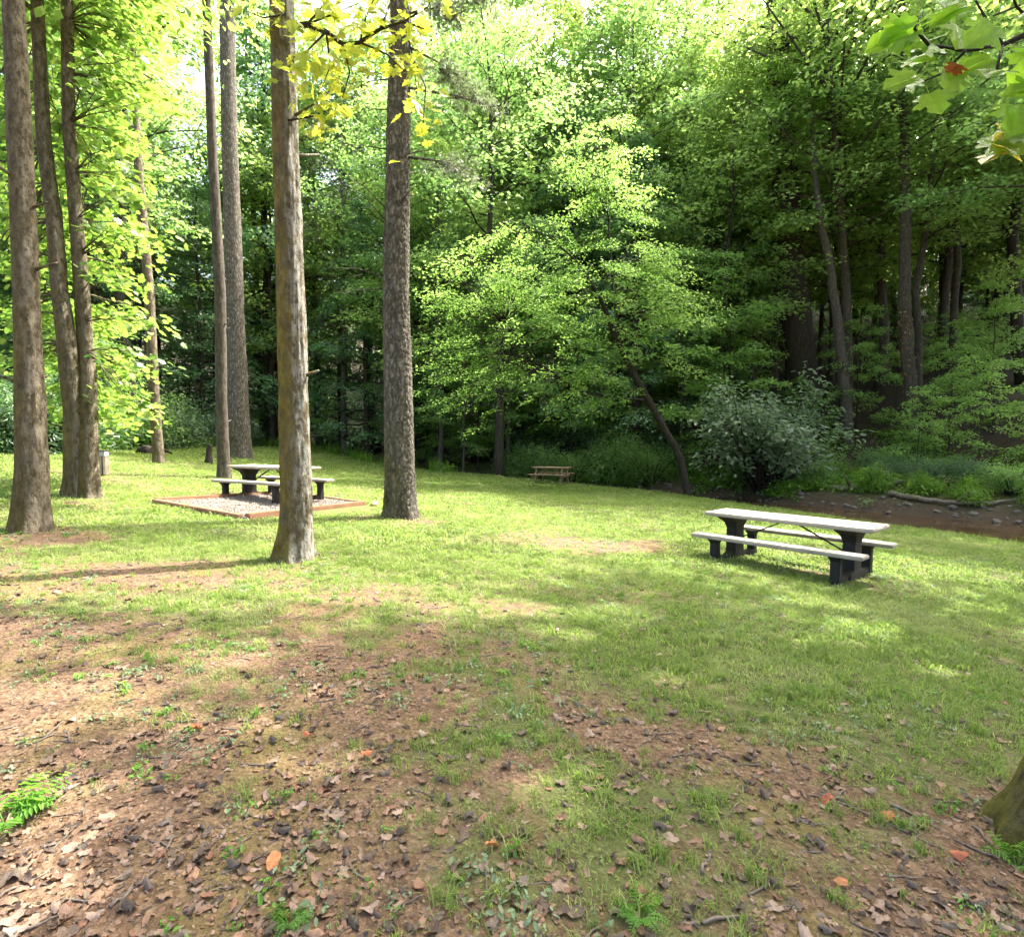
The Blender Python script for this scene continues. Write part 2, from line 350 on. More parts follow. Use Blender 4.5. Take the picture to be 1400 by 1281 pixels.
def ground_mat():
    m, nt, out = new_mat('ground')
    g = nd(nt, 'ShaderNodeNewGeometry'); pos = g.outputs['Position']
    def attr(n): a = nd(nt, 'ShaderNodeAttribute', attribute_name=n); return a.outputs['Fac']
    nA = noise(nt, pos, 1.3, 5); nB = noise(nt, pos, 9, 6, .65); nC = noise(nt, pos, 55, 5, .7)
    vo = nd(nt, 'ShaderNodeTexVoronoi'); vo.inputs['Scale'].default_value = 48; vo.inputs['Randomness'].default_value = 1; nt.links.new(pos, vo.inputs['Vector'])
    soil = ramp(nt, nB, [(.3, (.062, .036, .020)), (.5, (.125, .074, .041)), (.7, (.21, .13, .077))])
    soil = mixc(nt, math_n(nt, 'MULTIPLY', nC, .6), soil, (.07, .042, .025))
    chips = ramp(nt, vo.outputs['Color'], [(.1, (.045, .028, .018)), (.5, (.15, .092, .055)), (.85, (.28, .19, .125))])
    soil = mixc(nt, .38, soil, chips)
    moss = ramp(nt, nA, [(.5, (0, 0, 0)), (.64, (.5, .5, .5))])
    soil = mixc(nt, moss, soil, (.14, .12, .03))
    turf = ramp(nt, nB, [(.3, (.05, .07, .016)), (.5, (.09, .105, .03)), (.72, (.19, .165, .08))])
    turf = mixc(nt, math_n(nt, 'MULTIPLY', nC, .6), turf, (.055, .062, .018))
    cov = math_n(nt, 'ADD', attr('cover'), math_n(nt, 'MULTIPLY', math_n(nt, 'SUBTRACT', nB, .5), 1.1))
    c = mixc(nt, ramp(nt, cov, [(.35, (0, 0, 0)), (.65, (1, 1, 1))]), soil, turf)
    ff = ramp(nt, nB, [(.3, (.02, .014, .010)), (.55, (.042, .030, .020)), (.75, (.08, .056, .037))])
    ff = mixc(nt, math_n(nt, 'MULTIPLY', nC, .5), ff, (.05, .034, .022))
    fg = ramp(nt, noise(nt, pos, .35, 4), [(.5, (0, 0, 0)), (.65, (.55, .55, .55))]); ff = mixc(nt, fg, ff, (.04, .065, .016))
    c = mixc(nt, attr('forest'), c, ff)
    mud = ramp(nt, nB, [(.3, (.028, .020, .013)), (.6, (.065, .045, .03)), (.8, (.12, .095, .075))]); c = mixc(nt, attr('mud'), c, mud)
    pth = ramp(nt, nB, [(.3, (.17, .105, .065)), (.7, (.30, .2, .13))]); c = mixc(nt, attr('path'), c, pth)
    p = nd(nt, 'ShaderNodeBsdfPrincipled'); nt.links.new(c, p.inputs['Base Color']); p.inputs['Roughness'].default_value = .92
    p.inputs['Specular IOR Level'].default_value = .2
    h = math_n(nt, 'ADD', math_n(nt, 'MULTIPLY', nB, .6), math_n(nt, 'MULTIPLY', nC, .6)); h = math_n(nt, 'ADD', h, math_n(nt, 'MULTIPLY', vo.outputs['Distance'], .5))
    nt.links.new(bump(nt, h, .8, .03), p.inputs['Normal']); nt.links.new(p.outputs[0], out.inputs[0]); return m
M['ground'] = ground_mat()
def water_mat():
    m, nt, out = new_mat('creek_water'); g = nd(nt, 'ShaderNodeNewGeometry')
    n = noise(nt, mapping(nt, g.outputs['Position'], (1, 1, 1)), 2.2, 4); n3 = noise(nt, g.outputs['Position'], .8, 3)
    c = ramp(nt, n3, [(.3, (.035, .02, .010)), (.7, (.085, .05, .026))])
    p = nd(nt, 'ShaderNodeBsdfPrincipled'); nt.links.new(c, p.inputs['Base Color']); p.inputs['Roughness'].default_value = .06
    p.inputs['IOR'].default_value = 1.33
    nt.links.new(bump(nt, n, .35, .03), p.inputs['Normal']); nt.links.new(p.outputs[0], out.inputs[0]); return m
M['water'] = water_mat()
M['gravel'] = plain('pad_gravel', (.20, .165, .14), .9, 60, .6, .8, .02)

# ------------------------------------------------------------------ terrain
EDGE = np.array([(15.5, -40), (15, -10), (14.3, 0), (13.4, 8), (12.3, 12.6), (11.4, 14.6), (10.3, 16.2), (9.3, 18.3), (7.5, 21.8), (5.6, 24.6),
                 (2.2, 27.0), (-3.6, 31), (-11.5, 36), (-25, 42), (-60, 52), (-200, 80), (-400, 120)], float)
WATER_Z = -1.12
def edge_x(y): return np.interp(y, EDGE[:, 1], EDGE[:, 0])
def creek_s(x, y):
    ex = edge_x(y); sl = (edge_x(np.asarray(y) + .8) - edge_x(np.asarray(y) - .8)) / 1.6
    s = (x - ex) / np.sqrt(1 + sl * sl); w = np.interp(y, [18, 28], [1.0, 1.9])     # the creek narrows upstream
    return np.where(s < 0, s, np.where(s * w < 7, s * w, 7 + s - 7 / w))
def lawn_z(x, y):
    c = .0172 * ss(-14, -5, x)
    return .074 - .06 * np.clip(x, -26, 30) - c * np.clip(y, -20, 45)
def terrain(x, y, rough=True):
    x = np.asarray(x, float); y = np.asarray(y, float)
    s = creek_s(x, y); L = lawn_z(np.minimum(x, edge_x(y) + .5), y)
    prof = np.interp(s, [.5, 1.0, 5.2, 6.0, 7.0, 9, 11.5, 13, 18, 60, 140, 400], [-1.1, -1.35, -1.35, -1.08, -.75, -.3, .15, .6, 3.4, 24, 30, 36])
    t = np.clip(s / .5, 0, 1)
    z = np.where(s < 0, L, np.where(s < .5, L * (1 - t) + -1.1 * t, prof))
    if rough:
        lawn = (s < .2)
        z = z + np.where(lawn, .05 * (n2(x, y, .9, 3) - .5) + .018 * (n2(x, y, 5.0, 5) - .5), .35 * ss(.5, 12, s) * (n2(x, y, .6, 9) - .5) + .06 * (n2(x, y, 2.5, 4) - .5))
    return z
def gz(x, y): return float(terrain(np.array([x]), np.array([y]))[0])

def cover(x, y):
    """grass cover of the lawn, 0 bare soil .. 1 full turf"""
    x = np.asarray(x, float); y = np.asarray(y, float)
    y0 = np.interp(x, [-6, -3.5, -1.5, 0, 1.2, 2.2, 4], [6.0, 5.4, 5.3, 4.7, 4.0, 3.1, 2.4])
    base = ss(-2.6, 2.2, y - y0)
    n = n2(x, y, .8, 21, 4); nf = n2(x, y, 2.6, 33, 3)
    c = base * .72 + .20 + (n - .5) * 1.5 * (1.0 - .35 * base) + (nf - .5) * 1.0 * (1 - .3 * base)
    for gx, gy, rx, ry, a in ((-6.3, 7.5, .9, .7, .6), (-7.9, 10.3, 1.0, .8, .6), (-2.75, 6.9, .75, .6, .6), (-2.24, 11.2, .9, .8, .7), (2.3, 2.4, .5, .4, .7), (1.1, 9.6, 1.9, .75, 1.0), (-3.0, 5.9, 3.2, .6, .45), (3.7, 4.5, .5, .3, .3), (1.2, 3.85, .5, .3, .3), (-10, 14.5, 5, 1.5, .3), (4.3, 8.3, 1.1, .7, .3)):
        c = c - a * np.exp(-((x - gx) / rx) ** 2 - ((y - gy) / ry) ** 2)
    return np.clip(c, 0, 1)

def build_ground():
    xs = np.concatenate([np.linspace(-320, -45, 12), np.arange(-42, -12, 1.0), np.arange(-12, 15, .13), np.arange(15, 50, .7), np.linspace(51, 320, 16)])
    ys = np.concatenate([np.linspace(-120, -8, 10), np.arange(-6, 0, .5), np.arange(0, 14, .10), np.arange(14, 30, .3), np.arange(30, 70, 1.0), np.linspace(72, 380, 18)])
    X, Y = np.meshgrid(xs, ys); nx, ny = len(xs), len(ys)
    Z = terrain(X.ravel(), Y.ravel())
    V = np.stack([X.ravel(), Y.ravel(), Z], 1)
    i = (np.arange(ny - 1)[:, None] * nx + np.arange(nx - 1)[None]).ravel()
    T = np.concatenate([np.stack([i, i + 1, i + nx + 1], 1), np.stack([i, i + nx + 1, i + nx], 1)])
    me = tri_mesh('ground', V, T, M['ground'], True)
    x, y = X.ravel(), Y.ravel(); s = creek_s(x, y)
    A = {'cover': cover(x, y), 'forest': np.maximum(ss(8, 11, s + 3 * (n2(x, y, .5, 8) - .5)), ss(-17, -24, x + 4 * (n2(x, y, .4, 2) - .5)) * ss(14, 22, y - .5 * x * 0)),
         'mud': ss(-.35, .25, s) * ss(8.8, 6.5, s)}
    pth = np.abs(s - 10.2 - .8 * np.sin(y * .3)) ; A['path'] = ss(.9, .35, pth) * ss(30, 24, y)
    for k, v in A.items():
        a = me.attributes.new(k, 'FLOAT', 'POINT'); a.data.foreach_set('value', np.ascontiguousarray(v, dtype=np.float32))
    tag(link('ground', me), kind='structure')
    # creek water sheet following the channel
    yy = np.concatenate([np.arange(-30, 40, .5), np.arange(40, 80, 2)]); V = []
    for y_ in yy:
        ex = edge_x(y_); sl = (edge_x(y_ + .8) - edge_x(y_ - .8)) / 1.6; k = math.sqrt(1 + sl * sl) / np.interp(y_, [18, 28], [1.0, 1.9])
        V += [(ex + .45 * k, y_, WATER_Z), (ex + 3 * k, y_, WATER_Z), (ex + 6.6 * k, y_, WATER_Z)]
    n = len(yy); Fs = []
    for r in range(n - 1):
        for c in range(2): a = r * 3 + c; Fs.append((a, a + 1, a + 4, a + 3))
    tag(link('water', poly_mesh('water', V, Fs, M['water'])), kind='structure')
build_ground()

# ------------------------------------------------------------------ scatter of uncountable stuff (geometry nodes on a point mesh)
def scatter(name, P, rot, scl, idx, protos, parent=None):
    pc = bpy.data.collections.new(name + '_kinds')
    for k, me in enumerate(protos):
        pc.objects.link(bpy.data.objects.new('%s_kind_%02d' % (name, k), me))
    me = bpy.data.meshes.new(name); n = len(P)
    me.vertices.add(n); me.vertices.foreach_set('co', np.ascontiguousarray(P, dtype=np.float32).ravel())
    a = me.attributes.new('rot', 'FLOAT_VECTOR', 'POINT'); a.data.foreach_set('vector', np.ascontiguousarray(rot, dtype=np.float32).ravel())
    a = me.attributes.new('scl', 'FLOAT', 'POINT'); a.data.foreach_set('value', np.ascontiguousarray(scl, dtype=np.float32))
    a = me.attributes.new('pick', 'INT', 'POINT'); a.data.foreach_set('value', np.ascontiguousarray(idx, dtype=np.int32))
    o = link(name, me, parent)
    ng = bpy.data.node_groups.new(name, 'GeometryNodeTree')
    ng.interface.new_socket('Geometry', in_out='INPUT', socket_type='NodeSocketGeometry'); ng.interface.new_socket('Geometry', in_out='OUTPUT', socket_type='NodeSocketGeometry')
    N = ng.nodes; gi, go = N.new('NodeGroupInput'), N.new('NodeGroupOutput')
    ci = N.new('GeometryNodeCollectionInfo'); ci.inputs['Collection'].default_value = pc; ci.inputs['Separate Children'].default_value = True; ci.inputs['Reset Children'].default_value = True
    ip = N.new('GeometryNodeInstanceOnPoints'); ip.inputs['Pick Instance'].default_value = True
    def na(nm, ty): q = N.new('GeometryNodeInputNamedAttribute'); q.data_type = ty; q.inputs['Name'].default_value = nm; return q.outputs[0]
    e2r = N.new('FunctionNodeEulerToRotation')
    ng.links.new(gi.outputs[0], ip.inputs['Points']); ng.links.new(ci.outputs[0], ip.inputs['Instance'])
    ng.links.new(na('pick', 'INT'), ip.inputs['Instance Index']); ng.links.new(na('rot', 'FLOAT_VECTOR'), e2r.inputs[0])
    ng.links.new(e2r.outputs[0], ip.inputs['Rotation']); ng.links.new(na('scl', 'FLOAT'), ip.inputs['Scale'])
    ng.links.new(ip.outputs[0], go.inputs[0])
    md = o.modifiers.new('scatter', 'NODES'); md.node_group = ng
    return o

def in_view(x, y, margin=.06):
    return (y > 1.2) & (np.abs(x) / np.maximum(y, .1) < .909 + margin + .25 / np.maximum(y, .3))

def tuft_mesh(name, rng, nb, h, spread, w, mat, lean=.6):
    V, T = [], []
    for b in range(nb):
        a = rng.uniform(0, 2 * math.pi); r = spread * math.sqrt(rng.random()); p = np.array([r * math.cos(a), r * math.sin(a), -.006])
        d = rng.uniform(0, 2 * math.pi); o = np.array([math.cos(d), math.sin(d), 0]); sd_ = np.array([-o[1], o[0], 0]) * w * rng.uniform(.7, 1.3)
        H = h * rng.uniform(.5, 1.2); ln = lean * rng.uniform(.3, 1.3)
        m = p + o * H * ln * .35 + np.array([0, 0, H * .62]); t = p + o * H * ln + np.array([0, 0, H * (1.0 - .25 * ln)])
        i = len(V); V += [p - sd_, p + sd_, m - sd_ * .8, m + sd_ * .8, t]; T += [(i, i + 1, i + 3), (i, i + 3, i + 2), (i + 2, i + 3, i + 4)]
    return tri_mesh(name, np.array(V), np.array(T), mat)

PAD = np.array([(-7.69, 11.95), (-4.75, 9.91), (-2.95, 12.6), (-5.9, 14.6)])   # gravel pad corners
def in_pad(x, y, grow=.06):
    r = np.ones(np.shape(x), bool); c = PAD.mean(0)
    for k in range(4):
        a = c + (PAD[k] - c) * (1 + grow); b = c + (PAD[(k + 1) % 4] - c) * (1 + grow)
        r &= ((b[0] - a[0]) * (y - a[1]) - (b[1] - a[1]) * (x - a[0])) > 0
    return r

def build_grass():
    rng = np.random.default_rng(11)
    protos = [tuft_mesh('grass_tuft', rng, 16, .040, .06, .003, M['grass'], 1.0) for _ in range(4)] + \
             [tuft_mesh('grass_tuft_tall', rng, 18, .075, .045, .003, M['grass'], .8) for _ in range(2)] + \
             [tuft_mesh('grass_tuft_far', rng, 18, .045, .14, .007, M['grass'], 1.0) for _ in range(3)]
    PX, PY, PS, PI = [], [], [], []
    def zone(y0, y1, dens, ids, smin, smax):
        xm = .95 * y1 + 1.0
        n = int(dens * 2 * xm * (y1 - y0)); x = rng.uniform(-xm, xm, n); y = rng.uniform(y0, y1, n)
        c = cover(x, y); keep = in_view(x, y) & (creek_s(x, y) < .12) & (rng.random(n) < np.maximum(c ** 1.5, .14 * ss(.05, .3, c))) & ~in_pad(x, y)
        keep &= ~((x < -17 + 3 * (n2(x, y, .4, 2) - .5)) & (y > 18))
        x, y, c = x[keep], y[keep], c[keep]
        PX.append(x); PY.append(y); PS.append(rng.uniform(smin, smax, len(x)) * (.65 + .5 * c)); PI.append(rng.choice(ids, len(x)))
    zone(1.3, 4, 520, [0, 1, 2, 3, 0, 1, 2, 3, 4, 5], .6, 1.15)
    zone(4, 8, 420, [0, 1, 2, 3, 0, 1, 2, 3, 4], .7, 1.25)
    zone(8, 13, 170, [0, 1, 2, 3, 6, 7, 8], .9, 1.4)
    zone(13, 22, 60, [6, 7, 8], 1.0, 1.6)
    zone(22, 42, 26, [6, 7, 8], 1.3, 2.2)
    x, y, s, i = map(np.concatenate, (PX, PY, PS, PI))
    P = np.stack([x, y, terrain(x, y)], 1); rot = np.stack([rng.normal(0, .12, len(x)), rng.normal(0, .12, len(x)), rng.uniform(0, 6.28, len(x))], 1)
    o = scatter('grass', P, rot, s, i, protos)
    tag(o, 'short patchy green lawn grass with straw coloured blades', 'grass', kind='stuff')
    print('grass tufts', len(x))
build_grass()

def pix_ground(u, v):
    d = at(u, v, 1.0) - np.array([0, 0, CAM_H]); lo, hi = .5, 120.0
    ts = np.concatenate([np.linspace(.5, 12, 240), np.linspace(12, 90, 400)])
    f = CAM_H + d[2] * ts - terrain(d[0] * ts, d[1] * ts)
    k = int(np.argmax(f < 0)) if (f < 0).any() else len(ts) - 1
    t = ts[k - 1] + (ts[k] - ts[k - 1]) * f[k - 1] / max(1e-6, f[k - 1] - f[k])
    return np.array([d[0] * t, d[1] * t, CAM_H + d[2] * t])

# ------------------------------------------------------------------ trees
def trunk_mesh(name, P, R, k, step, mat, seed, flute=.06, rough=.05, flare=.55, flare_h=.35, plate=0.0, lobes=5):
    P = np.asarray(P, float); R = np.asarray(R, float)
    d = np.concatenate([[0], np.cumsum(np.linalg.norm(np.diff(P, axis=0), axis=1))])
    n = max(3, int(d[-1] / step)); q = np.linspace(0, 1, n) ** 1.15 * d[-1]
    C = np.stack([np.interp(q, d, P[:, i]) for i in range(3)], 1)
    for _ in range(3):
        C[1:-1] = .25 * C[:-2] + .5 * C[1:-1] + .25 * C[2:]
    r = np.interp(q, d, R); z = C[:, 2] - P[0, 2]
    th = np.arange(k) * 2 * math.pi / k + math.pi / 2
    TH, Z = np.meshgrid(th, z); RR = np.repeat(r[:, None], k, 1)
    ph = seed * 1.7
    fl = np.exp(-np.maximum(Z - .25, 0) / flare_h)
    RR = RR * (1 + flare * fl * (.75 + .45 * np.cos(lobes * TH + ph) + .25 * np.cos((lobes - 2) * TH + 2 * ph)))
    cs = np.stack([np.cos(TH).ravel() * 1.4, np.sin(TH).ravel() * 1.4, Z.ravel() * .55], 1)
    RR *= 1 + flute * 2 * (fbm(cs + seed * 3.1, seed, 3).reshape(RR.shape) - .5)
    cs2 = np.stack([np.cos(TH).ravel() * 7, np.sin(TH).ravel() * 7, Z.ravel() * 2.4], 1)
    RR *= 1 + rough * 2 * (fbm(cs2 + seed, seed + 5, 4).reshape(RR.shape) - .5)
    if plate:
        rm = float(np.mean(R)); gx = TH.ravel() * rm / .055; gy = Z.ravel() / .13
        gx = gx + 1.2 * vnoise(np.stack([gx * .5, gy * .5, gy * 0], 1), seed); ix = np.floor(gx); iy = np.floor(gy)
        f1 = np.full(gx.shape, 9.0); f2 = np.full(gx.shape, 9.0)
        for a in (-1, 0, 1):
            for b in (-1, 0, 1):
                jx = ix + a; jy = iy + b; zz = np.zeros_like(jx)
                dd = np.hypot(jx + hash3(jx, jy, zz, 1) - gx, jy + hash3(jx, jy, zz + 1, 2) - gy)
                m = dd < f1; f2 = np.where(m, f1, np.minimum(f2, dd)); f1 = np.where(m, dd, f1)
        RR += (plate * np.clip((f2 - f1) * 3.0, 0, 1)).reshape(RR.shape) - plate * .6
    tg = norm(np.gradient(C, axis=0)); e1 = norm(np.cross(np.array([0, 1.0, 0]), tg)); e2 = np.cross(tg, e1)
    V = C[:, None, :] + RR[:, :, None] * (np.cos(TH)[:, :, None] * e1[:, None] + np.sin(TH)[:, :, None] * e2[:, None])
    V = V.reshape(-1, 3); i = (np.arange(n - 1)[:, None] * k); j = np.arange(k)[None]; j2 = (j + 1) % k
    qd = np.stack([i + j, i + j2, i + k + j2, i + k + j], -1).reshape(-1, 4)
    T = np.concatenate([qd[:, [0, 1, 2]], qd[:, [0, 2, 3]]])
    V = np.concatenate([V, C[-1:]]); T = np.concatenate([T, np.stack([(n - 1) * k + np.arange(k), (n - 1) * k + (np.arange(k) + 1) % k, np.full(k, n * k)], 1)])
    return tri_mesh(name, V, T, mat, True)

# chosen sun pools on the lawn: leaves that would shade them are left out (cx, cy, rx, ry)
GAPS = [(-3.1, 5.6, 3.6, .85), (-6.5, 5.3, 3.5, .8), (-.4, 6.6, 1.2, .7), (1.1, 9.6, 1.5, .8), (3.7, 4.55, .55, .35), (2.95, 4.95, .5, .3), (1.25, 3.85, .45, .3),
        (-2.75, 3.0, .55, .35), (-5.5, 12.5, 2.4, 1.8), (-11, 14.6, 4, 1.6), (5.6, 8.6, .8, .5), (4.2, 8.6, 1.2, 1.0), (.2, 2.5, .35, .25), (7.2, 9.5, 1.5, 1.2), (-1, 13.5, 2.5, 1.2), (-4.6, 9, 1.5, .5)]
_rg = np.random.default_rng(90)
GAPS += [(_rg.uniform(-3, 8), _rg.uniform(1.6, 12), r_, r_ * .7) for r_ in _rg.uniform(.18, .5, 55)]
def in_gap(P, pad=0.0):
    q = P - SUN_DIR * (P[:, 2:3] / SUN_DIR[2]); r = np.zeros(len(P), bool)
    nz = (vnoise(np.stack([q[:, 0] * 1.3, q[:, 1] * 1.3, q[:, 0] * 0], 1), 4) - .5) * .7
    for cx, cy, rx, ry in GAPS:
        r |= (((q[:, 0] - cx) / (rx + pad)) ** 2 + ((q[:, 1] - cy) / (ry + pad)) ** 2) < 1 + nz
    return r

def broad(rng, H, hb, cr, r0, nprim=26, nsec=5, ncl=70, size=.15, shape='round', lean=(0, 0), R=.55, droop=.3, flat=.2, rise=(.15, .9), twigs=True, k0=9):
    """tapered trunk with limbs and flattened leaf sprays; returns tubes and leaf arrays in local space"""
    tb = Tubes(); n = 12
    t = np.linspace(0, 1, n); wx = np.cumsum(rng.normal(0, .09 * H / 18, n)); wy = np.cumsum(rng.normal(0, .09 * H / 18, n))
    TP = np.stack([wx - wx[0] + lean[0] * t ** 1.2, wy - wy[0] + lean[1] * t ** 1.2, -.4 + t * (H + .4)], 1)
    TR = r0 * (1 - .88 * t) + r0 * .4 * np.exp(-t * 22); tb.add(TP, TR, k0)
    C, O, CR = [], [], []; az = rng.uniform(0, 6.28)
    for i in range(nprim):
        f = (i + rng.random()) / nprim; z = hb + (H - hb) * f * .98; az += 2.4 + rng.normal(0, .3)
        tz = (z + .4) / (H + .4); p0 = np.array([np.interp(tz, t, TP[:, j]) for j in range(3)])
        prof = {'round': math.sin(math.pi * (.18 + .78 * f)) ** .8, 'cone': 1.05 - f, 'umbrella': .5 + .6 * f if f < .8 else 1.1 - (f - .8) * 2.5, 'layer': 1.0 - .55 * f}[shape]
        L = cr * prof * rng.uniform(.7, 1.2); el = rise[0] + (rise[1] - rise[0]) * f + rng.normal(0, .12)
        dv = np.array([math.cos(az) * math.cos(el), math.sin(az) * math.cos(el), math.sin(el)])
        m = 6; u = np.linspace(0, 1, m); bend = np.array([0, 0, -.18 * L * (1 - f)])
        BP = p0 + dv * L * u[:, None] + bend * (u ** 2)[:, None] + np.cumsum(rng.normal(0, .03 * L, (m, 3)), 0) * (u > 0)[:, None]
        rb = np.interp(tz, t, TR) * .42; tb.add(BP, np.maximum(rb * (1 - .85 * u), .006), 5)
        C.append(BP[-1]); O.append(dv); CR.append(R)
        for s in range(nsec):
            fr = .28 + .68 * (s + rng.random()) / nsec; q0 = np.array([np.interp(fr, u, BP[:, j]) for j in range(3)])
            a2 = az + (1 if s % 2 else -1) * rng.uniform(.5, 1.2); l2 = L * .42 * (1.15 - .6 * fr) * rng.uniform(.7, 1.3)
            d2 = np.array([math.cos(a2), math.sin(a2), rng.normal(.12, .22)]); q1 = q0 + d2 * l2
            if twigs: tb.add(np.stack([q0, q0 + d2 * l2 * .5 + [0, 0, .04], q1]), np.array([rb * .3, rb * .18, .004]) + .003, 4)
            C.append(q1); O.append(norm(d2)); CR.append(R * rng.uniform(.7, 1.2))
            if l2 > .7: C.append(q0 + d2 * l2 * .5); O.append(norm(d2)); CR.append(R * rng.uniform(.6, 1.0))
    C, O, CR = np.array(C), np.array(O), np.array(CR); O = norm(O * [1, 1, .3])
    P, N, D, S = cluster_leaves(rng, C, O, CR, ncl, size, flat, droop)
    return tb, P, N, D, S

def crown_mesh(name, P, N, D, S, tpl, mat):
    V, T = leaf_geo(P, N, D, S, tpl); return tri_mesh(name, V, T, mat)

def tree_obj(name, loc, trunk_me, crown_me, label, group=None, rz=0, sc=1.0, cat='tree', extra=None):
    e = empty(name, loc, rz, sc); tag(e, label, cat, group)
    if trunk_me: link('trunk', trunk_me, e)
    if crown_me: tag(link('crown', crown_me, e), kind='stuff')
    return e

def copy_tree(src, loc, rz, sc, label=None, group=None):
    e = src.copy(); COL.objects.link(e); e.location = loc; e.rotation_euler = (0, 0, rz); e.scale = sc if hasattr(sc, '__len__') else (sc,) * 3
    if label: e['label'] = label
    if group: e['group'] = group
    for ch in src.children:
        c = ch.copy(); COL.objects.link(c); c.parent = e
    return e

# ---- prototypes of forest trees (meshes shared between copies)
def proto_meshes():
    out = {}
    r = np.random.default_rng(101)
    def mk(key, tpl, mat, bark, **kw):
        tb, P, N, D, S = broad(r, **kw); out[key] = (tb.mesh(key + '_trunk', M[bark]), crown_mesh(key + '_crown', P, N, D, S, tpl, M[mat]))
    mk('tall_a', 'diamond', 'hill', 'bark_grey', H=21, hb=7.5, cr=4.8, r0=.21, nprim=30, nsec=5, ncl=36, size=.20, R=.75)
    mk('tall_b', 'diamond', 'hill2', 'bark_grey', H=19, hb=6, cr=4.4, r0=.17, nprim=30, nsec=5, ncl=36, size=.19, R=.7)
    mk('tall_c', 'diamond', 'hill', 'bark_dark', H=23, hb=9.5, cr=4.6, r0=.24, nprim=28, nsec=5, ncl=36, size=.20, R=.75)
    mk('tall_d', 'diamond', 'hill2', 'bark_dark', H=17, hb=5, cr=3.8, r0=.14, nprim=28, nsec=5, ncl=36, size=.18, R=.65)
    mk('under_a', 'oval', 'spring', 'bark_dark', H=9, hb=1.8, cr=3.3, r0=.09, nprim=20, nsec=5, ncl=46, size=.15, R=.5, flat=.1, shape='layer', rise=(.1, .7))
    mk('under_b', 'oval', 'spring', 'bark_dark', H=7, hb=1.2, cr=2.7, r0=.07, nprim=17, nsec=5, ncl=42, size=.14, R=.45, flat=.1, shape='layer', rise=(.05, .6))
    mk('under_c', 'oval', 'hill', 'bark_grey', H=11, hb=3, cr=3.2, r0=.11, nprim=20, nsec=5, ncl=46, size=.16, R=.55, flat=.13)
    mk('hemlock', 'diamond', 'bluegreen', 'bark_dark', H=17, hb=2.0, cr=4.0, r0=.22, nprim=40, nsec=5, ncl=38, size=.15, R=.6, flat=.1, shape='cone', droop=.55, rise=(-.1, .5))
    mk('pine', 'pine', 'needle', 'bark_pine', H=22, hb=6.0, cr=4.2, r0=.22, nprim=34, nsec=4, ncl=13, size=.26, R=.55, flat=.16, shape='round', droop=.2, rise=(.05, .6))
    mk('sapling', 'oval', 'spring', 'bark_dark', H=3.6, hb=.6, cr=1.5, r0=.03, nprim=11, nsec=4, ncl=26, size=.13, R=.32, flat=.1, shape='layer')
    return out
PM = proto_meshes()

def shrub_mesh(seed, H, Wd, nst, ncl, size, R, mat, tpl='long'):
    r = np.random.default_rng(seed); tb = Tubes(); C, O = [], []
    for s in range(nst):
        a = r.uniform(0, 6.28); l = r.uniform(.5, 1.0); tip = np.array([math.cos(a) * Wd * l * r.uniform(.3, 1), math.sin(a) * Wd * l * r.uniform(.3, 1), H * r.uniform(.35, 1.0) * (1.1 - .45 * l)])
        b = np.array([math.cos(a) * .25, math.sin(a) * .25, -.2]); u = np.linspace(0, 1, 5)[:, None]
        BP = b + (tip - b) * u + np.array([0, 0, .25 * H]) * (u * (1 - u)) + np.cumsum(r.normal(0, .06, (5, 3)), 0) * (u > 0)
        tb.add(BP, .035 * (1 - .8 * u[:, 0]) + .004, 5)
        for f in np.linspace(.45, 1, 5):
            q = np.array([np.interp(f, u[:, 0], BP[:, j]) for j in range(3)]) + r.normal(0, .22, 3) * (R / .4)
            q[2] = max(q[2], .12); C.append(q); d = q * [1, 1, .4]; O.append(norm(d + 1e-3))
    C = np.array(C); O = np.array(O)
    P, N, D, S = cluster_leaves(r, C, O, np.full(len(C), R), ncl, size, .45, .5, .6); P[:, 2] = np.maximum(P[:, 2], .03)
    return tb.mesh('shrub_stems', M['bark_dark']), crown_mesh('shrub_leaves', P, N, D, S, tpl, M[mat])
SH = {'rhodo_a': shrub_mesh(5, 3.2, 2.4, 34, 34, .17, .5, 'rhodo'), 'rhodo_b': shrub_mesh(6, 2.4, 2.2, 28, 34, .16, .45, 'rhodo'),
      'blue_a': shrub_mesh(8, 2.8, 2.6, 34, 40, .13, .5, 'hill', 'oval'), 'green_a': shrub_mesh(9, 1.7, 1.5, 20, 34, .12, .4, 'weed', 'oval')}

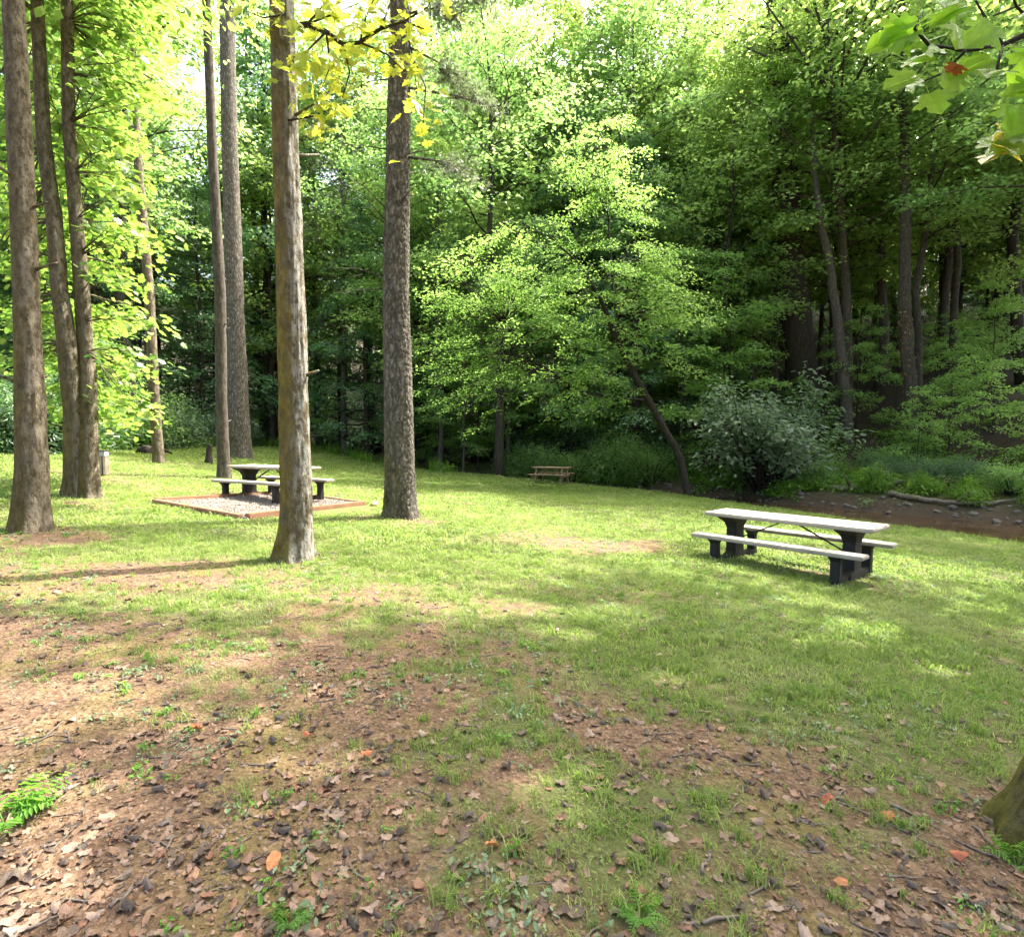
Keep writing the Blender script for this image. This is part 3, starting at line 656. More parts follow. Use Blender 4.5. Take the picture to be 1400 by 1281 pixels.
PROTO = {}
ZONES = [(330, 'behind the leftmost trunks', 7), (560, 'left of the big pine', 5), (770, 'just past the big pine', 5), (930, 'behind the leaning maple', 4), (1130, 'above the silvery bush', 4), (9999, 'uphill of the fallen logs', 5)]
SHORT = {'tall_a': 'tall mid green tree with grey trunk', 'tall_b': 'tall yellow green tree with grey trunk', 'tall_c': 'very tall green tree with dark trunk', 'tall_d': 'slim yellow green tree with dark trunk', 'under_a': 'small layered bright green tree',
         'under_b': 'low spreading bright green tree', 'under_c': 'slender green tree with raised crown', 'hemlock': 'dark bluish drooping evergreen', 'pine': 'tall pine with grey needle tufts', 'sapling': 'thin leafy sapling', 'rhodo_a': 'dark glossy evergreen shrub',
         'rhodo_b': 'low dark glossy evergreen shrub', 'blue_a': 'rounded soft green shrub', 'green_a': 'small bright green bush'}
def place(kind, x, y, rz, sc, name, label, group, cat='tree', dz=0.0):
    u = 700 + F_PX * x / max(y, 1); zone = [z for z in ZONES if u < z[0]][0][1]; far = '' if cat == 'shrub' or kind == 'sapling' else (' near' if y < 30 else ' mid' if y < 42 else ' far')
    dist = {'': '', ' near': 'in the front row', ' mid': 'in the middle rows', ' far': 'in the far rows'}[far]
    label = (SHORT[kind] + (' ' + dist if dist else '') + ' ' + zone); group = SHORT[kind] + ' ' + zone + far
    loc = (x, y, gz(x, y) + dz)
    if (kind, name) in PROTO:
        return copy_tree(PROTO[(kind, name)], loc, rz, sc, label, group)
    t, c = PM.get(kind) or SH[kind]
    e = empty(name, loc, rz); e.scale = sc if hasattr(sc, '__len__') else (sc,) * 3
    tag(e, label, cat, group)
    link('stem' if kind in SH else 'trunk', t, e); tag(link('foliage' if kind in SH else 'crown', c, e), kind='stuff')
    PROTO[(kind, name)] = e; return e

LAB = {
    'tall_a': ('broadleaf_tree', 'tall mid green broadleaf tree with grey trunk on the wooded slope', 'tall mid green trees of the wooded slope'),
    'tall_b': ('broadleaf_tree', 'tall yellow green broadleaf tree with grey trunk on the wooded slope', 'tall yellow green trees of the wooded slope'),
    'tall_c': ('broadleaf_tree', 'very tall dark trunked green broadleaf tree on the wooded slope', 'very tall dark trunked trees of the slope'),
    'tall_d': ('broadleaf_tree', 'slim dark trunked yellow green broadleaf tree on the wooded slope', 'slim dark trunked trees of the slope'),
    'under_a': ('understory_tree', 'small layered bright green tree under the forest canopy', 'layered small trees under the canopy'),
    'under_b': ('understory_tree', 'low spreading bright green tree under the forest canopy', 'low spreading trees under the canopy'),
    'under_c': ('understory_tree', 'slender mid green tree with raised crown under the forest canopy', 'slender raised crown trees under the canopy'),
    'hemlock': ('evergreen_tree', 'dark bluish evergreen with drooping sprays in the wood', 'dark drooping evergreens in the wood'),
    'pine': ('pine_tree', 'tall pine with grey green needle tufts in the wood', 'tall pines in the wood'),
    'sapling': ('sapling', 'thin leafy sapling growing on the brown forest floor', 'saplings on the forest floor'),
    'rhodo_a': ('evergreen_shrub', 'dark glossy evergreen shrub on the far creek bank', 'dark glossy shrubs on the far bank'),
    'rhodo_b': ('evergreen_shrub', 'low dark glossy evergreen shrub on the far creek bank', 'low dark glossy shrubs on the far bank'),
    'blue_a': ('leafy_shrub', 'rounded bluish green shrub at the edge of the wood', 'bluish shrubs at the edge of the wood'),
    'green_a': ('leafy_shrub', 'small bright green leafy bush at the edge of the wood', 'small bright bushes at the edge of the wood'),
}
def forest():
    rng = np.random.default_rng(23); taken = []
    def fill(n, test, kinds, dmin, xr, yr, smin, smax):
        tries = 0; got = 0
        while got < n and tries < n * 40:
            tries += 1; x, y = rng.uniform(*xr), rng.uniform(*yr)
            if not test(x, y): continue
            if any((x - a) ** 2 + (y - b) ** 2 < dmin * dmin for a, b in taken): continue
            taken.append((x, y)); got += 1; k = kinds[rng.integers(len(kinds))]; nm, lb, gr = LAB[k]
            s = rng.uniform(smin, smax); place(k, x, y, rng.uniform(0, 6.28), (s * rng.uniform(.9, 1.1), s * rng.uniform(.9, 1.1), s), nm, lb, gr, 'shrub' if k in SH else 'tree')
        print('placed', got, kinds[0])
    s_ = lambda x, y: float(creek_s(np.array([x]), np.array([y]))[0])
    vis = lambda x, y, m=.05: abs(x) / y < .93 + m + 3.0 / y
    # wooded slope across the creek
    fill(62, lambda x, y: s_(x, y) > 12 and vis(x, y) and not (x / y > .42 and s_(x, y) < 16), ['tall_a', 'tall_b', 'tall_c', 'tall_d', 'tall_b'], 3.3, (-12, 60), (14, 52), 1.05, 1.5)
    fill(62, lambda x, y: 9 < s_(x, y) < 40 and vis(x, y) and x / y < .40, ['under_a', 'under_c', 'under_a', 'under_b', 'hemlock'], 2.3, (-8, 30), (16, 50), .85, 1.4)
    fill(12, lambda x, y: 20 < s_(x, y) < 40 and vis(x, y) and x / y >= .40, ['under_a', 'under_c', 'sapling'], 2.8, (8, 45), (14, 45), .7, 1.1)
    fill(26, lambda x, y: 10.8 < s_(x, y) < 26 and vis(x, y, 0) and x / y >= .38, ['sapling', 'sapling', 'sapling', 'under_b'], 1.6, (8, 38), (14, 38), .55, 1.1)
    # far end of the valley and the wood on the left
    back = lambda x, y: (s_(x, y) > 2 or (x < -19 and y > 20)) and vis(x, y) and x < 0 and y > 22
    fill(42, lambda x, y: back(x, y) and not (-.62 < x / y < -.50), ['tall_a', 'hemlock', 'pine', 'tall_b', 'tall_c'], 3.3, (-60, 0), (24, 52), 1.0, 1.5)
    fill(40, back, ['under_c', 'hemlock', 'under_a', 'under_b'], 2.4, (-48, 0), (24, 50), .8, 1.2)
    fill(34, lambda x, y: s_(x, y) > 20 and vis(x, y) and x / y > .40, ['tall_a', 'tall_c', 'tall_b', 'tall_d'], 3.2, (12, 62), (15, 60), .95, 1.4)
    fill(26, lambda x, y: 32 < s_(x, y) < 60 and vis(x, y) and x / y > .38, ['under_c', 'under_a', 'hemlock', 'under_b'], 2.4, (12, 62), (15, 60), .9, 1.4)
    fill(30, lambda x, y: 26 < s_(x, y) < 46 and vis(x, y) and x / y > .5, ['hemlock', 'under_c', 'tall_d', 'under_a'], 2.2, (16, 62), (15, 56), .9, 1.3)
    fill(60, lambda x, y: 32 < s_(x, y) < 62 and vis(x, y) and x / y > .2, ['hemlock', 'under_a', 'hemlock', 'under_b', 'under_c'], 2.6, (14, 85), (30, 98), 1.2, 1.9)
    # crest rows far behind
    fill(46, lambda x, y: s_(x, y) > 26 and vis(x, y) and not (-.62 < x / y < -.52), ['tall_a', 'tall_b', 'tall_d', 'tall_b', 'hemlock'], 4.0, (-60, 62), (38, 72), 1.4, 1.9)
    for k, x, y, sc in (('tall_b', 1.5, 41, 1.75), ('tall_a', 5.2, 43, 1.8), ('tall_d', 9.0, 42, 2.0), ('tall_b', 12.6, 44, 1.85), ('tall_a', 16.5, 43, 1.7), ('tall_d', -2.5, 45, 1.9), ('tall_a', -19.4, 44, 1.75), ('tall_b', -15.4, 45, 1.8), ('tall_d', -11.2, 44, 1.9), ('hemlock', -17.3, 41, 2.0), ('tall_a', -7.0, 46, 1.8), ('tall_b', -29.6, 40, 1.6), ('tall_a', -26.0, 36, 1.5)):
        nm, lb, gr = LAB[k]; taken.append((x, y)); place(k, x, y, x * 1.7, sc, nm, lb, gr, 'tree')
    # shrubs along the far bank and along the wood edge
    fill(20, lambda x, y: 5.9 < s_(x, y) < 8.8 and vis(x, y) and y > 22.5, ['rhodo_a', 'rhodo_b', 'rhodo_a', 'blue_a'], 1.8, (-30, 9), (22, 48), .8, 1.25)
    fill(14, lambda x, y: 8.8 < s_(x, y) < 13 and vis(x, y) and x / y < .38, ['rhodo_a', 'blue_a', 'rhodo_b'], 1.9, (-20, 10), (24, 46), .9, 1.3)
    fill(16, lambda x, y: (-24 < x < -17) and vis(x, y) and y > 20 and s_(x, y) < -1, ['blue_a', 'rhodo_b', 'blue_a', 'rhodo_a'], 1.6, (-40, -16), (20, 42), .8, 1.2)
    fill(18, lambda x, y: 7.6 < s_(x, y) < 10.0 and x / y > .40 and vis(x, y, 0), ['green_a', 'rhodo_b', 'green_a', 'blue_a'], 1.15, (8, 25), (14, 28), .4, .75)
forest()

# ------------------------------------------------------------------ the trees of the picnic lawn
def base_at(u, v):
    p = pix_ground(u, v); return np.array([p[0], p[1], gz(p[0], p[1])])
def px_path(base, pts):
    """trunk points relative to base; pts = (u, v, depth offset)"""
    return np.array([at(u, v, base[1] + dy) - base for u, v, dy in pts])
def twig_to(tb, a, b, rng, r=.012, k=4):
    u = np.linspace(0, 1, 5)[:, None]; L = np.linalg.norm(b - a)
    P = a + (b - a) * u + np.array([0, 0, .16 * L]) * (u * (1 - u)) + rng.normal(0, .025 * L, (5, 3)) * np.sin(u * math.pi)
    tb.add(P, r * (1 - .8 * u[:, 0]) + .0025, k); return P

def skeleton_crown(rng, skel, ends, R, ncl, size, tpl, mat, tb, r=.014, flat=.12, droop=.35, nn=.4, mid=True):
    """connect leaf-spray centres to the nearest limb point below them, add twigs to tb, return the crown mesh"""
    C, O, CR = [], [], []
    for e in ends:
        dd = np.linalg.norm((skel - e) * [1, 1, 1.3], axis=1) + np.where(skel[:, 2] > e[2] + .3, 1.2, 0); a = skel[np.argmin(dd)]
        P = twig_to(tb, a, e, rng, r * (.5 + .25 * np.linalg.norm(e - a)))
        o = (e - a) * [1, 1, .2]; o = o / (np.linalg.norm(o) + 1e-6)
        C.append(e); O.append(o); CR.append(R * rng.uniform(.7, 1.25))
        if mid and np.linalg.norm(e - a) > 1.2 * R: C.append(P[3]); O.append(o); CR.append(R * rng.uniform(.6, 1.0))
    C, O, CR = map(np.array, (C, O, CR))
    return cluster_leaves(rng, C, O, CR, ncl, size, flat, droop, nn)

def upper_crown(rng, top, H, cr, r0, n=26, ncl=40, size=.2, R=.8, world=None):
    """crown above the frame: limbs and sprays around the stem between local points top[0] and top[-1], carved open over the chosen sun pools"""
    tb = Tubes(); C, O = [], []; az = rng.uniform(0, 6.28); u = np.linspace(0, 1, len(top))
    for i in range(n):
        f = (i + .5) / n; p = np.array([np.interp(f, u, top[:, j]) for j in range(3)]); az += 2.4 + rng.normal(0, .25)
        L = cr * math.sin(math.pi * (.2 + .75 * f)) * rng.uniform(.75, 1.15); el = .25 + .7 * f
        d = np.array([math.cos(az) * math.cos(el), math.sin(az) * math.cos(el), math.sin(el)])
        BP = p + d * L * np.linspace(0, 1, 5)[:, None]; tb.add(BP, r0 * .4 * (1 - .8 * np.linspace(0, 1, 5)) + .006, 5)
        for s in range(6):
            fr = .35 + .65 * rng.random(); q = p + d * L * fr + rng.normal(0, .22 * L * .8, 3) * [1, 1, .35]
            tb.add(np.stack([p + d * L * max(.1, fr - .15), q]), np.array([.015, .004]), 4); C.append(q); O.append(norm(d * [1, 1, .3]))
    P, N, D, S = cluster_leaves(rng, np.array(C), np.array(O), R * rng.uniform(.7, 1.2, len(C)), ncl, size, .25, .3)
    k = ~in_gap(P + world); return tb, P[k], N[k], D[k], S[k]

def join_tubes(a, b):
    b_off = a.n
    for V, T in zip(b.V, b.T): a.V.append(V); a.T.append(T + b_off)
    a.n += b.n; return a

def big_tree(name, label, base, pts, radii, k, step, bark, seed, H=20, cr=4.5, mat='maple', up_ncl=40, size=.2, flare=.5, flare_h=.35, plate=0, limbs=None, crown_extra=None, cat='tree', up_from=9.0, rough=.05, top_lean=(0, 0), leaf_tpl='diamond', lobes=5, up_n=26, stubs=5):
    rng = np.random.default_rng(seed); e = empty(name, base); tag(e, label, cat)
    P = px_path(base, pts) if len(pts[0]) == 3 else np.array(pts)
    P = np.concatenate([[[P[0][0], P[0][1], -.35]], P]); radii = [radii[0] * 1.05] + list(radii)
    d = norm(P[-1] - P[-2]); topz = P[-1] + d * (H - P[-1][2]) * .98 + np.array([*top_lean, 0]); P = np.concatenate([P, [(P[-1] + topz) / 2, topz]])
    radii = radii + [radii[-1] * .6, radii[-1] * .15]
    link('trunk', trunk_mesh(name + '_trunk', P, radii, k, step, M[bark], seed, .09, rough * 1.5, flare, flare_h, plate, lobes), e)
    zz = P[:, 2]; f = np.linspace(0, 1, 8); tz = up_from + (H - up_from) * f * .98
    top = np.stack([np.interp(tz, zz, P[:, 0]), np.interp(tz, zz, P[:, 1]), tz], 1)
    tb, LP, LN, LD, LS = upper_crown(rng, top, H, cr, radii[-3], up_n, up_ncl, size, .8, base)
    for q in range(stubs):      # broken branch stubs
        z = rng.uniform(1.2, 7.0); a = rng.uniform(0, 6.28); p = np.array([np.interp(z, zz, P[:, 0]), np.interp(z, zz, P[:, 1]), z]); rr = np.interp(z, zz, radii); d = np.array([math.cos(a), math.sin(a), .35])
        tb.add(np.stack([p + d * rr * .6, p + d * (rr + .05), p + d * (rr + rng.uniform(.07, .28))]), [.03, .02, .012], 6)
    V, T = leaf_geo(LP, LN, LD, LS, leaf_tpl)
    if limbs: tb = join_tubes(tb, limbs)
    tag(link('limbs', tb.mesh(name + '_limbs', M[bark]), e), kind='stuff')
    if crown_extra is not None:
        V2, T2 = leaf_geo(*crown_extra[:4], crown_extra[4]); T2 = T2 + len(V); V = np.concatenate([V, V2]); T = np.concatenate([T, T2])
    tag(link('crown', tri_mesh(name + '_crown', V, T, M[mat]), e), kind='stuff')
    return e

# leftmost tree
bA = base_at(41, 724); sA = bA[1] / F_PX
big_tree('poplar_tree', 'straight brown trunk with flared foot standing leftmost on the lawn', bA,
         [(41, 724, 0), (44, 640, 0), (37, 420, .05), (28, 200, .1), (18, 0, .1)], [20 * sA, 18 * sA, 15 * sA, 13.5 * sA, 12 * sA], 44, .05, 'bark_maple', 3, H=19, cr=4, mat='hill2', flare=.55, flare_h=.28)

# twin-stemmed maple with the bright leaf curtain
bB = base_at(114, 680); sB = bB[1] / F_PX; rB = np.random.default_rng(41)
stemL = px_path(bB, [(112, 660, 0), (104, 560, -.05), (92, 470, -.1), (82, 400, -.1), (74, 300, -.1), (60, 200, -.1), (52, 30, -.1), (46, -120, -.1)])
stemR = px_path(bB, [(118, 660, 0), (120, 560, .05), (116, 480, .1), (112, 400, .1), (104, 300, .1), (94, 170, .1), (92, 30, .1), (90, -120, .1)])
limbsB = Tubes(); ends = []
qs = rB.random((270, 3))
for a, b, c in qs:
    v = -60 + 650 * b; v = v * .45 + .55 * (round(v / 62) * 62 + 12 * (a - .5) + 16 * c); umax = np.interp(v, [-60, 0, 100, 180, 260, 330, 440, 520, 570, 600], [245, 232, 232, 190, 205, 232, 215, 215, 190, 150])
    umin = np.interp(v, [-60, 400, 470, 600], [-60, -60, -40, 95]); u = umin + (umax - umin) * a ** .8
    Yd = bB[1] + (-1.0 + 4.4 * c) if u > 135 or a > .8 else bB[1] + (.3 + 3.2 * c); 
    if u < 75 and Yd < bA[1] + .5: Yd = bA[1] + .5 + c
    ends.append(at(u, v, Yd) - bB)
exB = skeleton_crown(rB, np.concatenate([stemL[2:], stemR[2:], np.array([(stemL[i] + stemL[i + 1]) / 2 for i in range(2, 7)]), np.array([(stemR[i] + stemR[i + 1]) / 2 for i in range(2, 7)])]), np.array(ends), .46, 14, .14, 'maple', 'maple', limbsB, .012, .1, .45, .35)
eB = big_tree('maple_tree', 'twin stemmed brown tree behind a curtain of sunlit yellow green leaves', bB, [(105, 682, 0), (101, 560, -.05), (92, 470, -.1), (82, 400, -.1), (74, 300, -.1), (60, 200, -.1), (52, 30, -.1)],
              [14 * sB, 12.5 * sB, 11 * sB, 9.5 * sB, 9 * sB, 8 * sB, 7 * sB], 40, .06, 'bark_maple', 8, H=17, cr=4.2, mat='maple', flare=.5, flare_h=.3, limbs=limbsB, crown_extra=(*exB, 'maple'))
P2 = px_path(bB, [(122, 690, 0), (121, 620, 0), (120, 540, .05), (117, 480, .1), (112, 400, .1), (104, 300, .1), (94, 170, .1), (92, 30, .1), (90, -120, .1)])
P2[0][2] = -.3
link('trunk', trunk_mesh('maple_second_stem', P2, np.array([12, 11.5, 10.5, 9.5, 9, 8, 7.5, 7, 5]) * sB, 36, .06, M['bark_maple'], 14, .05, .05, .45, .28), eB)

# slender pair in front of the far wood
bC = base_at(306, 654); sC = bC[1] / F_PX
big_tree('slender_tree', 'slender grey trunk rising straight behind the gravel pad table', bC, [(306, 654, 0), (303, 560, 0), (301, 400, 0), (290, 200, 0), (282, 0, 0)], [8 * sC, 7.5 * sC, 7 * sC, 6 * sC, 5 * sC], 24, .09, 'bark_grey', 5, H=21, cr=2.6, mat='hill2', up_ncl=20, flare=.3, up_from=14)
bD = base_at(329, 627); sD = bD[1] / F_PX; rD = np.random.default_rng(77)
big_tree('pine_tree', 'stout straight grey pine trunk behind the slender trunk at the wood edge', bD, [(329, 627, 0), (326, 560, 0), (321, 400, 0), (314, 200, 0), (310, 0, 0)], [14 * sD, 13 * sD, 11 * sD, 10 * sD, 9 * sD], 30, .10, 'bark_pine', 6, H=30, cr=3.6, mat='needle', up_ncl=10, size=.3, flare=.25, leaf_tpl='pine', up_from=20)
bG = base_at(217, 633); sG = bG[1] / F_PX
big_tree('slender_tree', 'thin brown trunk standing beside the low dark stump at the back', bG, [(217, 633, 0), (212, 560, 0), (204, 400, 0), (190, 240, 0), (176, 0, 0)], [7 * sG, 6.5 * sG, 6 * sG, 5.2 * sG, 4.5 * sG], 22, .10, 'bark_maple', 9, H=20, cr=3, mat='hill2', up_ncl=24, flare=.3, up_from=13)

# mossy poplar in the middle left with its yellowing branch
bE = base_at(404, 764); sE = bE[1] / F_PX
eE = big_tree('poplar_tree', 'mossy golden brown trunk with pale lichen standing nearest on the lawn', bE,
              [(404, 764, 0), (405, 700, 0), (404, 640, 0), (398, 400, .05), (391, 200, .1), (385, 0, .1)], [23 * sE, 21 * sE, 20 * sE, 17.5 * sE, 16.5 * sE, 15 * sE], 64, .035, 'bark_poplar', 12, H=21, cr=4.5, mat='hill2', flare=.55, flare_h=.24, rough=.08)
rE = np.random.default_rng(5); tbE = Tubes()
br = px_path(bE, [(392, 38, .1), (420, 34, 0), (446, 44, -.1), (470, 62, -.2), (492, 58, -.25), (520, 40, -.3), (552, 30, -.3), (580, 40, -.3)])
tbE.add(br, np.linspace(.04, .008, len(br)), 7)
bits = [((470, 62), (478, 100), (468, 135)), ((492, 58), (500, 25), (515, -10)), ((552, 30), (565, 80), (570, 130)), ((565, 80), (582, 120), (578, 180)), ((420, 34), (440, 10), (470, -20)), ((446, 44), (452, 90), (440, 120)),
        ((392, 78), (420, 82), (445, 96)), ((552, 30), (585, 10), (600, -30)), ((393, 165), (425, 160), (452, 150)), ((391, 20), (360, 25), (335, 15)), ((420, 34), (455, 20), (490, 5)), ((492, 58), (530, 75), (555, 100)), ((446, 44), (420, 70), (408, 100)), ((520, 40), (530, 15), (540, -20))]
sk = [br]
for b3 in bits:
    q = px_path(bE, [(u, v, -.2 + rE.normal(0, .15)) for u, v in b3]); tbE.add(q, [.014, .009, .004], 5); sk.append(np.array([q[0] * (1 - t) + q[2] * t for t in (.2, .4, .6, .8, 1)]))
brE = link('branch', tbE.mesh('poplar_branch', M['bark_dark']), eE); brE['label'] = 'dark low branch with large yellowing leaves'
def big_leaf_mesh(name, rng, mat, curl=.3):
    o = [(0, .02), (-.09, .16), (-.05, .30), (.04, .27), (.07, .42), (.15, .47), (.22, .36), (.30, .33), (.40, .50), (.53, .60), (.55, .46), (.62, .40), (.52, .24), (.66, .25), (.76, .30), (.84, .20), (1.0, 0)]
    pts = np.array(o + [(a, -b) for a, b in o[-2:0:-1]]) + rng.normal(0, .008, (2 * len(o) - 2, 2)); n = len(pts)
    mid = np.array([(.72, 0), (.48, 0), (.24, 0)]); k = len(o); R_ = np.concatenate([pts[:k], mid]); L_ = np.concatenate([pts[k - 1:], pts[:1], mid[::-1]])
    V2 = np.concatenate([R_, L_]); T = []
    for off, pl in ((0, R_), (len(R_), L_)): T += [tuple(off + i for i in t) for t in tessellate_polygon([[Vector((p[0], p[1], 0)) for p in pl]])]
    V = np.concatenate([V2, (-curl * (V2[:, 0] - .3) ** 2 + .10 * np.abs(V2[:, 1]) - .5 * curl * V2[:, 1] ** 2)[:, None]], 1)
    st = np.array([(-.42, .010, .10), (-.42, -.010, .10), (.02, -.012, 0), (.02, .012, 0)]); m = len(V)
    V = np.concatenate([V, st]); T += [(m, m + 1, m + 2), (m, m + 2, m + 3)]
    return tri_mesh(name, V, np.array(T), mat)
LEAVES_Y = [big_leaf_mesh('yellow_leaf', rE, M['yellow'], c) for c in (.1, .3, .5, .2, .4)]
sk = np.concatenate(sk)
def leaf_objects(parent, pts, meshes, rng, smin, smax, droop=.5, name='leaf', face=(0, -.25, 1.0), spread=.5):
    for p in pts:
        n = norm(np.array(face) + rng.normal(0, spread, 3)); d = norm(np.array([rng.normal(0, 1), rng.normal(0, 1), -droop])); d = norm(d - n * d.dot(n)); s = np.cross(n, d)
        Mx = Matrix(((d[0], s[0], n[0]), (d[1], s[1], n[1]), (d[2], s[2], n[2])))
        link(name, meshes[rng.integers(len(meshes))], parent, p, Mx.to_euler(), rng.uniform(smin, smax))
pts = []
for q in sk:
    u_w = (q + bE)
    for _ in range(4): pts.append(q + rE.normal(0, .15, 3) * [1, 1.2, 1])
leaf_objects(brE, pts[:300], LEAVES_Y, rE, .10, .17, face=(0, -.7, .8), spread=.5)

# big pine with plated bark
bF = base_at(548, 707); sF = bF[1] / F_PX; rF = np.random.default_rng(15); tbF = Tubes(); endsF = []
for (u0, v0), (u1, v1), n, dy in [((556, 215), (655, 235), 16, -.3), ((550, 60), (650, 120), 26, .5), ((552, 20), (640, 10), 24, .3), ((556, 120), (690, 150), 12, 1.0), ((550, -30), (700, -10), 24, .4), ((545, -20), (440, -60), 16, .2)]:
    for _ in range(n):
        t = .35 + .65 * rF.random(); endsF.append(at(u0 + (u1 - u0) * t + rF.normal(0, 8), v0 + (v1 - v0) * t + rF.normal(0, 9), bF[1] + dy * t + rF.normal(0, .25)) - bF)
    q = px_path(bF, [(u0, v0, 0), ((u0 + u1) / 2, (v0 + v1) / 2 - 4, dy / 2), (u1, v1, dy)]); tbF.add(q, [.03, .018, .006], 5)
for (u0, v0), (u1, v1) in [((535, 105), (488, 98)), ((535, 108), (478, 125)), ((532, 150), (490, 155)), ((532, 205), (452, 195)), ((532, 290), (470, 235)), ((530, 305), (465, 248)), ((545, 215), (600, 205)), ((530, 380), (440, 368)), ((530, 395), (450, 400))]:
    q = px_path(bF, [(u0, v0, 0), ((u0 + u1) / 2, (v0 + v1) / 2 + rF.normal(-2, 3), -.2), (u1, v1, -.3)]); tbF.add(q, [.016, .009, .004], 5)
    for t in (.4, .6, .8):
        p = q[0] * (1 - t) + q[2] * t; tbF.add(np.stack([p, p + rF.normal(0, .2, 3) + [-.1, 0, -.05]]), [.005, .002], 4)
skF = np.array([px_path(bF, [(u, v, 0)])[0] for u, v in [(556, 215), (600, 225), (600, 95), (560, 70), (600, 15), (560, 25), (620, 135), (560, -30), (640, -20), (500, -40)]])
exF = skeleton_crown(rF, skF, np.array(endsF), .22, 12, .16, 'pine', 'needle', tbF, .006, .3, .3, .5, False)
big_tree('pine_tree', 'large pine trunk with scaly plated grey bark in the middle of the lawn', bF, [(548, 707, 0), (547, 640, 0), (541, 400, 0), (545, 150, .05), (548, 0, .1)], [22 * sF, 20 * sF, 17.5 * sF, 15 * sF, 13 * sF], 96, .03, 'bark_pine', 21, H=24, cr=4.6, mat='needle', up_ncl=22, size=.28, flare=.40, flare_h=.24, plate=.018, limbs=tbF, crown_extra=(*exF, 'pine'), rough=.03, leaf_tpl='pine', up_from=11)

# mossy trunk at the edge of the photograph with the overhanging maple branch
bH = np.array([2.37, 2.36, gz(2.37, 2.36)]); rH = np.random.default_rng(9)
def tree_H():
    e = empty('maple_tree', bH); tag(e, 'mossy trunk cut by the photo edge with overhanging maple branch', 'tree')
    P = np.array([(0., 0., -.3), (0, 0, 0), (.09, .0, .35), (.26, .02, 1.2), (.42, .05, 2.6), (.6, .1, 6.0), (.7, .2, 14.0)])
    link('trunk', trunk_mesh('maple_edge_trunk', P, [.19, .18, .16, .145, .135, .11, .02], 64, .025, M['bark_mossy'], 31, .05, .12, .55, .13), e)
    top = np.stack([np.linspace(.3, .4, 8), np.linspace(.1, .2, 8), np.linspace(6.5, 14, 8)], 1)
    tb, LP, LN, LD, LS = upper_crown(rH, top, 14, 3.6, .1, 20, 26, .17, .7, bH)
    link('limbs', tb.mesh('maple_edge_limbs', M['bark_mossy']), e); tag(link('crown', crown_mesh('maple_edge_crown', LP, LN, LD, LS, 'diamond', M['maple']), e), kind='stuff')
    tb = Tubes(); Y = 1.62
    mainb = np.concatenate([[np.array([.43, .05, 2.75])], px_path(bH, [(1480, -40, Y - bH[1] + .3), (1420, 40, Y - bH[1]), (1370, 62, Y - bH[1]), (1320, 70, Y - bH[1] + .02), (1270, 62, Y - bH[1] + .05), (1235, 70, Y - bH[1] + .05)])])
    tb.add(mainb, [.03, .016, .009, .006, .005, .004, .002], 6)
    twl = [[(1420, 40), (1420, 120), (1400, 165), (1372, 190)], [(1370, 62), (1350, 30), (1330, -5)], [(1320, 70), (1290, 100), (1262, 112)], [(1370, 62), (1362, 100), (1340, 118)], [(1420, 40), (1390, 10), (1375, -30)], [(1270, 62), (1250, 40), (1262, 15)]]
    tips = []
    for t_ in twl:
        q = px_path(bH, [(u, v, Y - bH[1] + rH.normal(0, .05)) for u, v in t_]); tb.add(q, np.linspace(.005, .002, len(q)), 5); tips += list(q[1:]) + list((q[1:] + q[:-1]) / 2)
    tips += list(mainb[2:]) + list((mainb[3:] + mainb[2:-1]) / 2)
    b = link('branch', tb.mesh('maple_overhang_branch', M['bark_dark']), e); b['label'] = 'thin overhanging branch with large bright green lobed leaves'
    gm = [big_leaf_mesh('green_maple_leaf', rH, M['maple_big'], c) for c in (.15, .3, .45)]; ym = [big_leaf_mesh('yellow_maple_leaf', rH, M['yellow_big'], c) for c in (.2, .4)]
    om = [big_leaf_mesh('orange_maple_leaf', rH, M['orange'], .6)]
    P1 = [(p + rH.normal(0, .02, 3)) for p in tips if rH.random() < .72]
    leaf_objects(b, P1, gm, rH, .075, .135, .7, face=(-.2, -1.0, .75), spread=.4)
    leaf_objects(b, [px_path(bH, [(u, v, Y - bH[1])])[0] for u, v in [(1392, 195), (1375, 205), (1405, 180), (1360, 195)]], ym, rH, .08, .11, .8, face=(-.2, -1.0, .6), spread=.4)
    leaf_objects(b, [px_path(bH, [(1302, 98, Y - bH[1] - .03)])[0]], om, rH, .05, .06, .9)
tree_H()

# unseen trees added to shade the lawn; crowns carved so chosen sun pools fall
def shade_caster_tree(x, y, H, cr, seed, label, n=34, ncl=60, off=(-.3, 0)):
    rng = np.random.default_rng(seed); b = np.array([x, y, gz(x, y)]); e = empty('shade_caster_tree', b); tag(e, label, 'tree', 'tall shade trees beside the lawn')
    P = np.array([(0, 0, -.4), (0, 0, 0), (.1, 0, 3), (-.1, .1, 8), (off[0], off[1], H)]); link('trunk', trunk_mesh('canopy_trunk', P, [.36, .34, .28, .22, .04], 24, .2, M['bark_grey'], seed), e)
    top = np.stack([np.linspace(-.1, off[0], 8), np.linspace(0, off[1], 8), np.linspace(10.5, H, 8)], 1)
    tb, LP, LN, LD, LS = upper_crown(rng, top, H, cr, .2, n, ncl, .24, 1.0, b)
    link('limbs', tb.mesh('canopy_limbs', M['bark_grey']), e); tag(link('crown', crown_mesh('canopy_crown', LP, LN, LD, LS, 'diamond', M['hill2']), e), kind='stuff')
shade_caster_tree(13.0, 9.2, 20, 9.0, 61, 'added unseen tree shading the lawn from the near creek bank past the table', 60, 66, (-2.5, 2.2))
shade_caster_tree(11.0, 3.2, 20, 8.0, 62, 'added unseen tree shading the lawn from past the mossy trunk')
shade_caster_tree(20.5, 15.5, 21, 6.5, 63, 'added unseen tree shading the lawn from the far bank past the fallen log')
